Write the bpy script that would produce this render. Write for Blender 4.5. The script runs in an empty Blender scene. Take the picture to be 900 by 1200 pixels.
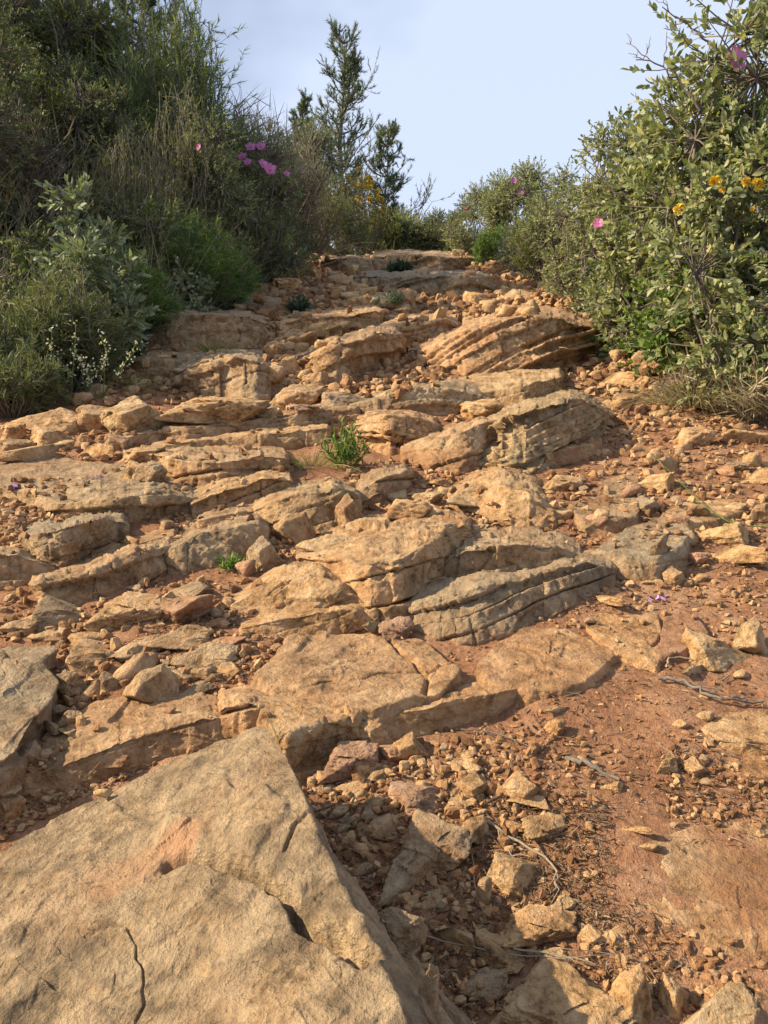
import bpy, math, random
import numpy as np
from mathutils import Vector, Matrix
from mathutils.bvhtree import BVHTree

# ------------------------------------------------------------------ camera, light, world
sc = bpy.context.scene
COL = sc.collection
PITCH = math.radians(-4.0)
F = 924.0                       # focal length in photo pixels (900 x 1200)
CAM = np.array([0.0, 0.0, 0.6])
cd = bpy.data.cameras.new("camera")
cam = bpy.data.objects.new("camera", cd)
COL.objects.link(cam)
cam.location = CAM
cam.rotation_euler = (math.radians(90) + PITCH, 0, 0)
cd.sensor_fit = 'VERTICAL'
cd.angle_y = 2 * math.atan(600 / F)
cd.clip_start = 0.02
cd.clip_end = 3000
sc.camera = cam

SUN_EL, SUN_BACK = math.radians(34), math.radians(8)     # sun on the left, a little behind the camera
sv = Vector((-math.cos(SUN_EL) * math.cos(SUN_BACK), -math.cos(SUN_EL) * math.sin(SUN_BACK), math.sin(SUN_EL)))
sd = bpy.data.lights.new("sun", 'SUN')
sd.energy = 5.0
sd.angle = math.radians(0.6)
sd.color = (1.0, 0.835, 0.60)
sun = bpy.data.objects.new("sun", sd)
COL.objects.link(sun)
sun.rotation_euler = sv.to_track_quat('Z', 'Y').to_euler()
sun.location = (-5, -2, 6)

w = bpy.data.worlds.new("World")
sc.world = w
w.use_nodes = True
nt = w.node_tree
bg = nt.nodes['Background']
sky = nt.nodes.new('ShaderNodeTexSky')
sky.sky_type = 'NISHITA'
sky.sun_disc = False
sky.sun_elevation = SUN_EL
sky.sun_rotation = math.radians(262)
sky.air_density = 1.0
sky.dust_density = 2.6
sky.ozone_density = 2.2
tc = nt.nodes.new('ShaderNodeTexCoord')
mp = nt.nodes.new('ShaderNodeMapping')
mp.inputs['Scale'].default_value = (1.0, 0.8, 2.0)
mp.inputs['Location'].default_value = (0.35, 0.1, 0.2)
cn = nt.nodes.new('ShaderNodeTexNoise')
cn.inputs['Scale'].default_value = 1.5
cn.inputs['Detail'].default_value = 5
cn.inputs['Roughness'].default_value = 0.5
cr = nt.nodes.new('ShaderNodeValToRGB')
cr.color_ramp.elements[0].position = 0.42
cr.color_ramp.elements[0].color = (0.30, 0.30, 0.30, 1)
cr.color_ramp.elements[1].position = 0.60
cr.color_ramp.elements[1].color = (0.82, 0.82, 0.82, 1)
mx = nt.nodes.new('ShaderNodeMix')
mx.data_type = 'RGBA'
mx.inputs[7].default_value = (6.1, 6.9, 8.7, 1)          # thin high cloud veil
nt.links.new(tc.outputs['Generated'], mp.inputs['Vector'])
nt.links.new(mp.outputs['Vector'], cn.inputs['Vector'])
nt.links.new(cn.outputs['Fac'], cr.inputs['Fac'])
nt.links.new(cr.outputs['Color'], mx.inputs[0])
nt.links.new(sky.outputs['Color'], mx.inputs[6])
nt.links.new(mx.outputs[2], bg.inputs['Color'])
bg.inputs['Strength'].default_value = 0.075
sc.view_settings.view_transform = 'Standard'
sc.view_settings.look = 'None'
sc.view_settings.exposure = 0.88
sc.view_settings.gamma = 1.0
sc.cycles.max_bounces = 5
sc.cycles.diffuse_bounces = 3
sc.cycles.transparent_max_bounces = 4

# ------------------------------------------------------------------ numeric helpers
R = np.random.RandomState(7)

def _hash(ix, iy, iz, seed):
    h = (ix * 374761393 + iy * 668265263 + iz * 2147483647 + seed * 1274126177) & 0xffffffff
    h = ((h ^ (h >> 13)) * 1274126177) & 0xffffffff
    h = ((h ^ (h >> 16)) * 2246822519) & 0xffffffff
    return ((h ^ (h >> 15)) & 0xffffff) / float(0xffffff)

def vnoise(p, seed=0):
    """value noise, -1..1"""
    i = np.floor(p).astype(np.int64)
    f = p - i
    f = f * f * f * (f * (f * 6 - 15) + 10)
    r = 0
    for dx in (0, 1):
        wx = f[:, 0] if dx else 1 - f[:, 0]
        for dy in (0, 1):
            wy = f[:, 1] if dy else 1 - f[:, 1]
            for dz in (0, 1):
                wz = f[:, 2] if dz else 1 - f[:, 2]
                r = r + wx * wy * wz * _hash(i[:, 0] + dx, i[:, 1] + dy, i[:, 2] + dz, seed)
    return r * 2 - 1

ROT = np.array([[0.36, 0.48, -0.8], [-0.8, 0.6, 0.0], [0.48, 0.64, 0.6]])

def fbm(p, freq, octaves=4, gain=0.5, seed=0):
    q = p * freq
    a, s, t = 1.0, 0.0, 0.0
    for o in range(octaves):
        s = s + a * vnoise(q, seed + o)
        t += a
        a *= gain
        q = (q @ ROT.T) * 2.03 + 17.3
    return s / t

def ridged(p, freq, octaves=3, seed=0):
    q = p * freq
    a, s, t = 1.0, 0.0, 0.0
    for o in range(octaves):
        s = s + a * (1 - np.abs(vnoise(q, seed + o)) * 2)
        t += a
        a *= 0.5
        q = (q @ ROT.T) * 2.03 + 11.1
    return s / t

def chips(p, freq, seed=0):
    """angular broken facets: every warped block gets its own offset and slope"""
    q = (p @ ROT) * freq
    q = q + .55 * np.stack([vnoise(q * .7 + 5, seed), vnoise(q * .7 + 9, seed + 1), vnoise(q * .7 + 13, seed + 2)], -1)
    c = np.floor(q).astype(np.int64); l = q - c - .5
    h = lambda k: _hash(c[:, 0], c[:, 1], c[:, 2], seed + k) * 2 - 1
    return h(3) * .45 + (l[:, 0] * h(4) + l[:, 1] * h(5) + l[:, 2] * h(6)) * .9

def sstep(a, b, x):
    t = np.clip((x - a) / (b - a), 0, 1)
    return t * t * (3 - 2 * t)

def base(y):
    y = np.asarray(y, float)
    # path profile: steady climb, crest around 10.5 m, gentle shelf, then falling away
    z = 0.31 * np.minimum(y, 9.2)
    t = np.clip(y - 9.2, 0, 3.0)
    z = z + 0.31 * t - 0.31 * t * t / 6.0
    t = np.clip(y - 25, 0, 60)
    z = z - 0.2 * t
    return z

def left_edge(y):
    return np.interp(y, [0, 2.5, 3.4, 5.0, 7.5, 9.8, 12, 18], [-1.5, -1.25, -1.1, -0.95, -0.75, -0.55, -0.35, 0.2])

def right_edge(y):
    return np.interp(y, [0, 2.0, 3.0, 6.5, 9.8, 12, 18], [1.25, 1.08, 1.08, 1.33, 1.16, 1.1, 2.2])

def G(x, y):
    x = np.asarray(x, float); y = np.asarray(y, float)
    z = base(y)
    l = np.maximum(0, left_edge(y) - x)
    near = 0.12 + 0.88 * sstep(1.5, 3.4, y)
    z = z + near * (0.72 * np.minimum(l, 3.2) + 0.42 * np.clip(l - 3.2, 0, 14)) * sstep(0, 0.35, l + 0.1)
    r = np.maximum(0, x - right_edge(y))
    z = z + 0.30 * np.minimum(r, 0.5) - 0.33 * np.clip(r - 0.9, 0, 40)
    return z

def ray(px, py):
    px = np.asarray(px, float); py = np.asarray(py, float)
    u = (px - 450) / F; v = (600 - py) / F
    return np.stack([u, math.cos(PITCH) - v * math.sin(PITCH), math.sin(PITCH) + v * math.cos(PITCH)], -1)

TS = np.geomspace(0.25, 45, 260)

def hit(px, py, dz=0.0):
    """where the view ray of a photo pixel meets the terrain raised by dz"""
    d = ray(px, py)
    dz = np.broadcast_to(np.asarray(dz, float), d.shape[:-1])
    P = CAM + TS[:, None, None] * d[None]
    f = P[..., 2] - G(P[..., 0], P[..., 1]) - dz
    below = f < 0
    idx = np.where(below.any(0), below.argmax(0), len(TS) - 60)
    idx = np.clip(idx, 1, len(TS) - 1)
    c = np.arange(d.shape[0])
    f0, f1 = f[idx - 1, c], f[idx, c]
    k = np.clip(f0 / (f0 - f1 + 1e-12), 0, 1)
    t = TS[idx - 1] + (TS[idx] - TS[idx - 1]) * k
    return CAM + t[:, None] * d

# ------------------------------------------------------------------ object helpers
def mesh_from(name, V, faces, mat=None, smooth=True, attrs=None):
    """V (n,3); faces: int array (m,k) or list of such arrays"""
    if not isinstance(faces, (list, tuple)):
        faces = [faces]
    faces = [np.asarray(f, np.int32) for f in faces if len(f)]
    me = bpy.data.meshes.new(name)
    V = np.asarray(V, np.float32)
    me.vertices.add(len(V))
    me.vertices.foreach_set('co', V.ravel())
    loops = np.concatenate([f.ravel() for f in faces])
    tot = np.concatenate([np.full(len(f), f.shape[1], np.int32) for f in faces])
    start = np.concatenate([[0], np.cumsum(tot)[:-1]]).astype(np.int32)
    me.loops.add(len(loops))
    me.loops.foreach_set('vertex_index', loops)
    me.polygons.add(len(tot))
    me.polygons.foreach_set('loop_start', start)
    me.polygons.foreach_set('loop_total', tot)
    me.polygons.foreach_set('use_smooth', np.full(len(tot), smooth))
    if attrs:
        for k, a in attrs.items():
            at = me.attributes.new(k, 'FLOAT', 'POINT')
            at.data.foreach_set('value', np.asarray(a, np.float32))
    me.update(calc_edges=True)
    if mat:
        me.materials.append(mat)
    return me

def link(name, data, parent=None, loc=None):
    o = bpy.data.objects.new(name, data)
    COL.objects.link(o)
    if parent is not None:
        o.parent = parent
    if loc is not None:
        o.location = loc
    return o

def tag(o, label=None, cat=None, group=None, kind=None):
    if label: o['label'] = label
    if cat: o['category'] = cat
    if group: o['group'] = group
    if kind: o['kind'] = kind
    return o

def thing(name, label, cat, loc, group=None):
    o = link(name, None, None, loc)
    return tag(o, label, cat, group)

# ------------------------------------------------------------------ materials
def mat_new(name):
    m = bpy.data.materials.new(name)
    m.use_nodes = True
    nt = m.node_tree
    b = nt.nodes['Principled BSDF']
    b.inputs['Roughness'].default_value = 0.85
    b.inputs['Specular IOR Level'].default_value = 0.25
    return m, nt, b

def N(nt, t, **kw):
    n = nt.nodes.new(t)
    for k, v in kw.items():
        if k in n.inputs: n.inputs[k].default_value = v
        else: setattr(n, k, v)
    return n

def noise(nt, vec, scale, detail=4, rough=0.55, dist=0.0):
    n = N(nt, 'ShaderNodeTexNoise', Scale=scale, Detail=detail, Roughness=rough, Distortion=dist)
    nt.links.new(vec, n.inputs['Vector'])
    return n.outputs['Fac']

def ramp(nt, fac, stops):
    r = nt.nodes.new('ShaderNodeValToRGB')
    e = r.color_ramp.elements
    while len(e) < len(stops): e.new(0.5)
    for k, (p, c) in enumerate(stops):
        e[k].position = p
        e[k].color = (c if hasattr(c, '__len__') else (c, c, c)) + ((1,) if hasattr(c, '__len__') else (1,)) if hasattr(c, '__len__') else (c, c, c, 1)
    nt.links.new(fac, r.inputs['Fac'])
    return r.outputs['Color']

def mix(nt, fac, a, b, mode='MIX'):
    m = nt.nodes.new('ShaderNodeMix')
    m.data_type = 'RGBA'
    m.blend_type = mode
    for s, v in ((0, fac), (6, a), (7, b)):
        if hasattr(v, 'links') or isinstance(v, bpy.types.NodeSocket): nt.links.new(v, m.inputs[s])
        elif s == 0: m.inputs[0].default_value = v
        else: m.inputs[s].default_value = tuple(v) + (1,) if len(v) == 3 else v
    return m.outputs[2]

def math_(nt, op, a, b=None, c=None):
    m = nt.nodes.new('ShaderNodeMath')
    m.operation = op
    for k, v in enumerate((a, b, c)):
        if v is None: continue
        if isinstance(v, bpy.types.NodeSocket): nt.links.new(v, m.inputs[k])
        else: m.inputs[k].default_value = v
    return m.outputs[0]

def attr(nt, name):
    a = nt.nodes.new('ShaderNodeAttribute')
    a.attribute_name = name
    return a.outputs['Fac']

def rock_material(name, dark=(.15, .090, .036), mid=(.40, .25, .122), pale=(.57, .41, .235), grey=(.25, .205, .135),
                  rust=(.38, .165, .06), grey_amt=0.40, rust_amt=0.30, var=0.75, bump=0.9, blotch=0.3, blo=.55):
    m, nt, b = mat_new(name)
    tcn = nt.nodes.new('ShaderNodeTexCoord')
    oi = nt.nodes.new('ShaderNodeObjectInfo')
    off = nt.nodes.new('ShaderNodeVectorMath'); off.operation = 'MULTIPLY_ADD'
    nt.links.new(oi.outputs['Random'], off.inputs[0]); off.inputs[1].default_value = (7, 5, 3)
    geo = nt.nodes.new('ShaderNodeNewGeometry')
    nt.links.new(geo.outputs['Position'], off.inputs[2])
    v = off.outputs[0]
    n_big = noise(nt, v, 5, 3, .55, .3)
    n_mid = noise(nt, v, 24, 8, .66, .4)
    n_fin = noise(nt, v, 130, 6, .7)
    n_gr = noise(nt, v, 9, 6, .65, .6)
    n_ru = noise(nt, v, 7.3, 5, .6, .3)
    n_sp = noise(nt, v, 60, 5, .75)
    c = ramp(nt, math_(nt, 'ADD', math_(nt, 'MULTIPLY', n_mid, .65), math_(nt, 'MULTIPLY', n_fin, .35)),
             [(.39, dark), (.485, mid), (.59, pale)])
    # weathered grey crust sits on the faces that look up
    sep = nt.nodes.new('ShaderNodeSeparateXYZ'); nt.links.new(geo.outputs['Normal'], sep.inputs[0])
    up = math_(nt, 'MULTIPLY_ADD', sep.outputs['Z'], .22, n_gr)
    g = ramp(nt, up, [(.52, 0.0), (.72, 1.0)])
    gcol = ramp(nt, n_mid, [(.35, tuple(x * .62 for x in grey)), (.65, tuple(x * 1.25 for x in grey))])
    c = mix(nt, math_(nt, 'MULTIPLY', g, grey_amt), c, gcol)
    ru = ramp(nt, n_ru, [(.52, 0.0), (.68, 1.0)])
    c = mix(nt, math_(nt, 'MULTIPLY', ru, rust_amt), c, rust)
    sp = ramp(nt, n_sp, [(.33, 1.0), (.42, 0.0)])
    c = mix(nt, math_(nt, 'MULTIPLY', sp, .55), c, (.085, .07, .05))
    # pale scuffs
    sc_ = ramp(nt, noise(nt, v, 38, 7, .8, .2), [(.60, 0.0), (.70, 1.0)])
    c = mix(nt, math_(nt, 'MULTIPLY', sc_, .35), c, tuple(min(.62, x * 1.25) for x in pale))
    bl = ramp(nt, noise(nt, v, 11, 8, .72, .5), [(blo, 0.0), (blo + .08, 1.0)])
    c = mix(nt, math_(nt, 'MULTIPLY', bl, blotch), c, (.075, .06, .04))
    # worn edges (pointiness) a little paler
    pt = ramp(nt, geo.outputs['Pointiness'], [(.50, 0.0), (.58, 1.0)])
    c = mix(nt, math_(nt, 'MULTIPLY', pt, .35), c, pale)
    # per-stone tint
    tint = ramp(nt, oi.outputs['Random'], [(0.0, (.72, .64, .62)), (.2, (1.08, 1.02, .98)), (.4, (1.12, .93, .80)), (.6, (.95, .98, 1.02)), (.8, (1.14, .98, .90)), (1.0, (1.16, 1.08, .92))])
    c = mix(nt, var, c, tint, 'MULTIPLY')
    # soil stain where marked
    st = math_(nt, 'MULTIPLY', attr(nt, 'dirt'), ramp(nt, n_gr, [(.30, .55), (.60, 1.0)]))
    c = mix(nt, st, c, mix(nt, n_mid, (.21, .098, .042), (.35, .18, .085)))
    c = mix(nt, attr(nt, 'stain'), c, mix(nt, n_fin, (.36, .17, .095), (.58, .35, .18)))
    nt.links.new(c, b.inputs['Base Color'])
    h = math_(nt, 'ADD', math_(nt, 'MULTIPLY', n_mid, 1.0), math_(nt, 'MULTIPLY', n_fin, .45))
    h = math_(nt, 'ADD', h, math_(nt, 'MULTIPLY', noise(nt, v, 420, 3, .6), .16))
    bp = N(nt, 'ShaderNodeBump', Strength=bump, Distance=0.016)
    nt.links.new(h, bp.inputs['Height'])
    nt.links.new(bp.outputs[0], b.inputs['Normal'])
    b.inputs['Roughness'].default_value = 0.88
    return m

M_ROCK = rock_material('limestone')
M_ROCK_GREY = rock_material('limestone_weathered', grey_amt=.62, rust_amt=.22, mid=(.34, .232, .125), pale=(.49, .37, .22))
M_ROCK_TAN = rock_material('limestone_tan', blotch=.12, grey_amt=.15, rust_amt=.28, mid=(.45, .28, .128), pale=(.60, .435, .24))
M_ROCK_RED = rock_material('limestone_red', grey_amt=.12, rust_amt=.7, mid=(.36, .205, .115), pale=(.48, .31, .20), rust=(.36, .15, .085))
M_HERO = rock_material('limestone_boulder', blotch=.62, blo=.535, bump=1.0, dark=(.13, .09, .046), grey_amt=.5, rust_amt=.15, mid=(.35, .25, .138), pale=(.53, .40, .235), grey=(.26, .215, .145))

def soil_material():
    m, nt, b = mat_new('red_earth')
    geo = nt.nodes.new('ShaderNodeNewGeometry')
    v = geo.outputs['Position']
    n1 = noise(nt, v, 3.2, 5, .6, .3)
    n2 = noise(nt, v, 26, 7, .7)
    n3 = noise(nt, v, 160, 5, .75)
    c = ramp(nt, math_(nt, 'ADD', math_(nt, 'MULTIPLY', n1, .5), math_(nt, 'MULTIPLY', n2, .5)),
             [(.36, (.20, .094, .046)), (.50, (.30, .150, .078)), (.64, (.41, .245, .14))])
    grit = ramp(nt, n3, [(.30, (.45, .4, .36)), (.5, (1, 1, 1)), (.70, (1.5, 1.45, 1.35))])
    c = mix(nt, .8, c, grit, 'MULTIPLY')
    litter = attr(nt, 'litter')
    c = mix(nt, litter, c, mix(nt, n2, (.07, .055, .03), (.16, .115, .06)))
    nt.links.new(c, b.inputs['Base Color'])
    h = math_(nt, 'ADD', n2, math_(nt, 'MULTIPLY', n3, .5))
    h = math_(nt, 'ADD', h, math_(nt, 'MULTIPLY', noise(nt, v, 500, 3, .6), .25))
    bp = N(nt, 'ShaderNodeBump', Strength=.9, Distance=0.012)
    nt.links.new(h, bp.inputs['Height'])
    nt.links.new(bp.outputs[0], b.inputs['Normal'])
    b.inputs['Roughness'].default_value = 0.95
    return m
M_SOIL = soil_material()

def leaf_material(name, a, b_, c_=None, trans=.25, rough=.55):
    """colour varies from leaf to leaf"""
    m, nt, b = mat_new(name)
    geo = nt.nodes.new('ShaderNodeNewGeometry')
    oi = nt.nodes.new('ShaderNodeObjectInfo')
    stops = [(0.0, a), (.75, b_), (1.0, c_ or b_)]
    c = ramp(nt, geo.outputs['Random Per Island'], stops)
    big = ramp(nt, noise(nt, geo.outputs['Position'], 6, 2), [(.35, (.75, .78, .75)), (.65, (1.2, 1.15, 1.1))])
    c = mix(nt, .8, c, big, 'MULTIPLY')
    nt.links.new(c, b.inputs['Base Color'])
    b.inputs['Roughness'].default_value = rough
    b.inputs['Specular IOR Level'].default_value = 0.3
    tr = nt.nodes.new('ShaderNodeBsdfTranslucent')
    nt.links.new(mix(nt, 1.0, c, (1.1, 1.25, .6), 'MULTIPLY'), tr.inputs['Color'])
    ms = nt.nodes.new('ShaderNodeMixShader')
    ms.inputs[0].default_value = trans
    nt.links.new(b.outputs[0], ms.inputs[1]); nt.links.new(tr.outputs[0], ms.inputs[2])
    nt.links.new(ms.outputs[0], nt.nodes['Material Output'].inputs['Surface'])
    return m

L_CISTUS = leaf_material('leaf_grey_green', (.15, .18, .085), (.30, .33, .17), (.45, .40, .18), trans=.3)
L_CISTUS_DK = leaf_material('leaf_dull_green', (.08, .105, .042), (.175, .20, .09), (.27, .24, .10), trans=.3)
L_PALE = leaf_material('leaf_pale_sage', (.17, .21, .13), (.27, .31, .19), (.33, .34, .18))
L_GREEN = leaf_material('leaf_fresh_green', (.065, .125, .026), (.14, .225, .05), (.26, .31, .075), trans=.3)
L_OLIVE = leaf_material('leaf_olive', (.10, .125, .038), (.21, .22, .068), (.33, .30, .10), trans=.3)
L_DARK = leaf_material('leaf_dark', (.03, .042, .02), (.055, .07, .03))
L_PINE = leaf_material('pine_needle', (.08, .11, .055), (.15, .18, .09), (.21, .23, .11), trans=.2)
L_BROOM = leaf_material('broom_green', (.11, .15, .045), (.22, .27, .085), (.38, .38, .16), trans=.3)
L_BLUE = leaf_material('leaf_blue_green', (.045, .085, .05), (.09, .13, .085))
L_DRY = leaf_material('dry_grass', (.22, .17, .09), (.42, .34, .20), (.52, .44, .28), trans=.2)
L_SCRUB = leaf_material('dry_scrub', (.10, .08, .058), (.20, .165, .12), (.28, .235, .17), trans=.1)
L_LITTER = leaf_material('dead_leaf', (.09, .055, .03), (.20, .125, .07), (.32, .24, .15), trans=.05)
L_PINK = leaf_material('petal_pink', (.50, .10, .36), (.62, .19, .48), (.7, .28, .54), trans=.3)
L_YELLOW = leaf_material('petal_yellow', (.60, .38, .03), (.74, .54, .07), (.78, .6, .15), trans=.2)
L_WHITE = leaf_material('petal_cream', (.55, .52, .36), (.72, .70, .5), trans=.2)
L_PURPLE = leaf_material('petal_violet', (.33, .16, .5), (.5, .3, .68), trans=.2)

def bark_material(name, a, b_):
    m, nt, b = mat_new(name)
    geo = nt.nodes.new('ShaderNodeNewGeometry')
    c = mix(nt, noise(nt, geo.outputs['Position'], 60, 5, .7), a, b_)
    nt.links.new(c, b.inputs['Base Color'])
    bp = N(nt, 'ShaderNodeBump', Strength=.6, Distance=.004)
    nt.links.new(noise(nt, geo.outputs['Position'], 120, 4), bp.inputs['Height'])
    nt.links.new(bp.outputs[0], b.inputs['Normal'])
    return m
B_GREY = bark_material('bark_grey', (.10, .08, .06), (.24, .20, .16))
B_DARK = bark_material('bark_dark', (.04, .03, .022), (.12, .09, .065))
B_PALE = bark_material('twig_pale', (.17, .13, .085), (.36, .29, .20))

# ------------------------------------------------------------------ the ground
def ground():
    pys = np.arange(1236, 299, -1.9)
    yn = hit(np.full(len(pys), 450.0), pys)[:, 1]
    yn = yn[yn < 10.4]
    ys = np.concatenate([np.linspace(-5, yn[0] - .03, 28), yn, np.arange(yn[-1] + .06, 16, .12), np.geomspace(16.3, 1200, 60)])
    tf = np.linspace(-.60, .60, 500)
    k = np.geomspace(.03, 30, 34)
    t = np.concatenate([-.60 - k[::-1], tf, .60 + k])
    Y, T = np.meshgrid(ys, t, indexing='ij')
    ye = np.maximum(Y, .55)
    ye = np.minimum(ye, 30 + (ye - 30) * .2) if True else ye
    X = T * ye
    P = np.stack([X.ravel(), Y.ravel(), np.zeros(X.size)], -1)
    z = G(P[:, 0], P[:, 1])
    near = sstep(14, 9, P[:, 1])
    z += near * (.014 * fbm(P, 3.5, 3, seed=3) + .007 * fbm(P, 14, 4, seed=9) + .0022 * fbm(P, 70, 3, seed=19))
    z += (1 - near) * .25 * fbm(P, .15, 3, seed=4)
    # far land rolls away below the crest
    far = sstep(60, 400, np.hypot(P[:, 0], P[:, 1]))
    z = z * (1 - far) + far * (-14 + 10 * fbm(P, .004, 3, seed=8))
    P[:, 2] = z
    le = left_edge(P[:, 1]); re = right_edge(P[:, 1])
    n = .12 * fbm(P, 4, 3, seed=33)
    lit = np.maximum(sstep(0.0, .25, le - P[:, 0] + n), sstep(.02, .35, P[:, 0] - re + n)) * .95
    lit = np.maximum(lit, sstep(11.5, 13, P[:, 1]) * .8)
    nr, nc = X.shape
    i = np.arange((nr - 1) * (nc - 1)); r, c = i // (nc - 1), i % (nc - 1)
    a = r * nc + c
    Fq = np.stack([a, a + 1, a + nc + 1, a + nc], -1)
    o = link('ground', mesh_from('ground', P, Fq, M_SOIL, attrs={'litter': lit}))
    tag(o, kind='structure')
    return P.reshape(nr, nc, 3)

COARSE_V, COARSE_F = [], []
def add_coarse(grid):
    """keep a thinned copy of a surface so that stones can be set down on it"""
    g = grid
    nr, nc = g.shape[:2]
    off = sum(len(v) for v in COARSE_V)
    COARSE_V.append(g.reshape(-1, 3))
    i = np.arange((nr - 1) * (nc - 1)); r, c = i // (nc - 1), i % (nc - 1)
    a = r * nc + c + off
    COARSE_F.append(np.stack([a, a + 1, a + nc + 1, a + nc], -1))

gg = ground()
add_coarse(gg[::3, ::4])

# ------------------------------------------------------------------ bedrock ledges
def grid_normals(P):
    du = np.gradient(P, axis=1); dv = np.gradient(P, axis=0)
    n = np.cross(du, dv)
    n /= np.linalg.norm(n, axis=-1, keepdims=True) + 1e-12
    return n

def strata_disp(P, tilt, thk, seed, bw=.16):
    """how far each thin bed stands out of the rock face; open joints and bedding cracks cut back"""
    x, y, z = P[:, 0], P[:, 1], P[:, 2]
    wob = fbm(P, 9, 2, seed=seed) * thk * .35 + fbm(P, 2.0, 2, seed=seed + 1) * thk * 1.2
    s = (z - (1.8 if tilt >= .27 else 1.25) * tilt * x + .10 * y + wob) / thk
    s = s * .62
    s = s + 1.1 * np.sin(s * .8 + seed) * .85
    L = np.floor(s).astype(np.int64)
    f = s - L
    zero = np.zeros_like(L)
    def lay(L):
        return _hash(L, zero, zero, seed + 5) * 2 - 1
    e = sstep(.0, .09, f) * (1 - sstep(.95, 1.0, f))
    off = lay(L) * 1.0
    rnd = 1 + (_hash(L, zero, zero + 4, seed + 6) - .5) * (f - .5) * 1.2
    crack = (_hash(L, zero, zero + 1, seed + 8) > .62) * .95 + .08
    d = off * rnd - (1 - e) * crack * 1.15
    # vertical joints, different in each bed
    xx = (x + .4 * y + _hash(L // 2, zero, zero + 2, seed) * 7 + .02 * fbm(P, 9, 2, seed=seed + 2)) / bw
    J = np.floor(xx).astype(np.int64); g = xx - J
    blk = _hash(J, L // 2, zero, seed + 11) * 2 - 1
    jd = np.minimum(g, 1 - g) * bw
    d = d * (.35 + .9 * sstep(-.25, .3, fbm(P, 4.5, 2, seed=seed + 44)))
    d = d + .22 * blk - .35 * np.exp(-(jd / .0035) ** 2) * (_hash(J, L // 2, zero, seed + 3) > .3)
    return d, s

def wiggle(n, scale, seed):
    p = np.zeros((n, 3)); p[:, 0] = np.arange(n) * scale; p[:, 1] = seed * 3.17
    return fbm(p, 1.0, 4, gain=.6, seed=seed)

def jag(n, gap, seed, loop=False):
    """broken outline: straight runs between sharp corners"""
    rs = np.random.RandomState(seed)
    k = [0]
    while k[-1] < n: k.append(k[-1] + rs.uniform(.35, 1.9) * gap)
    v = rs.uniform(-1, 1, len(k))
    jump = rs.uniform(size=len(k)) > .62
    if loop: k[-1] = n; v[-1] = v[0]
    y = np.interp(np.arange(n), k, v)
    st = np.zeros(n)
    if not loop:
        for a, b, j in zip(k[:-1], k[1:], jump):
            if j: st[int(a):int(b)] = rs.uniform(-.8, .8)
    return y + st

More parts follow.
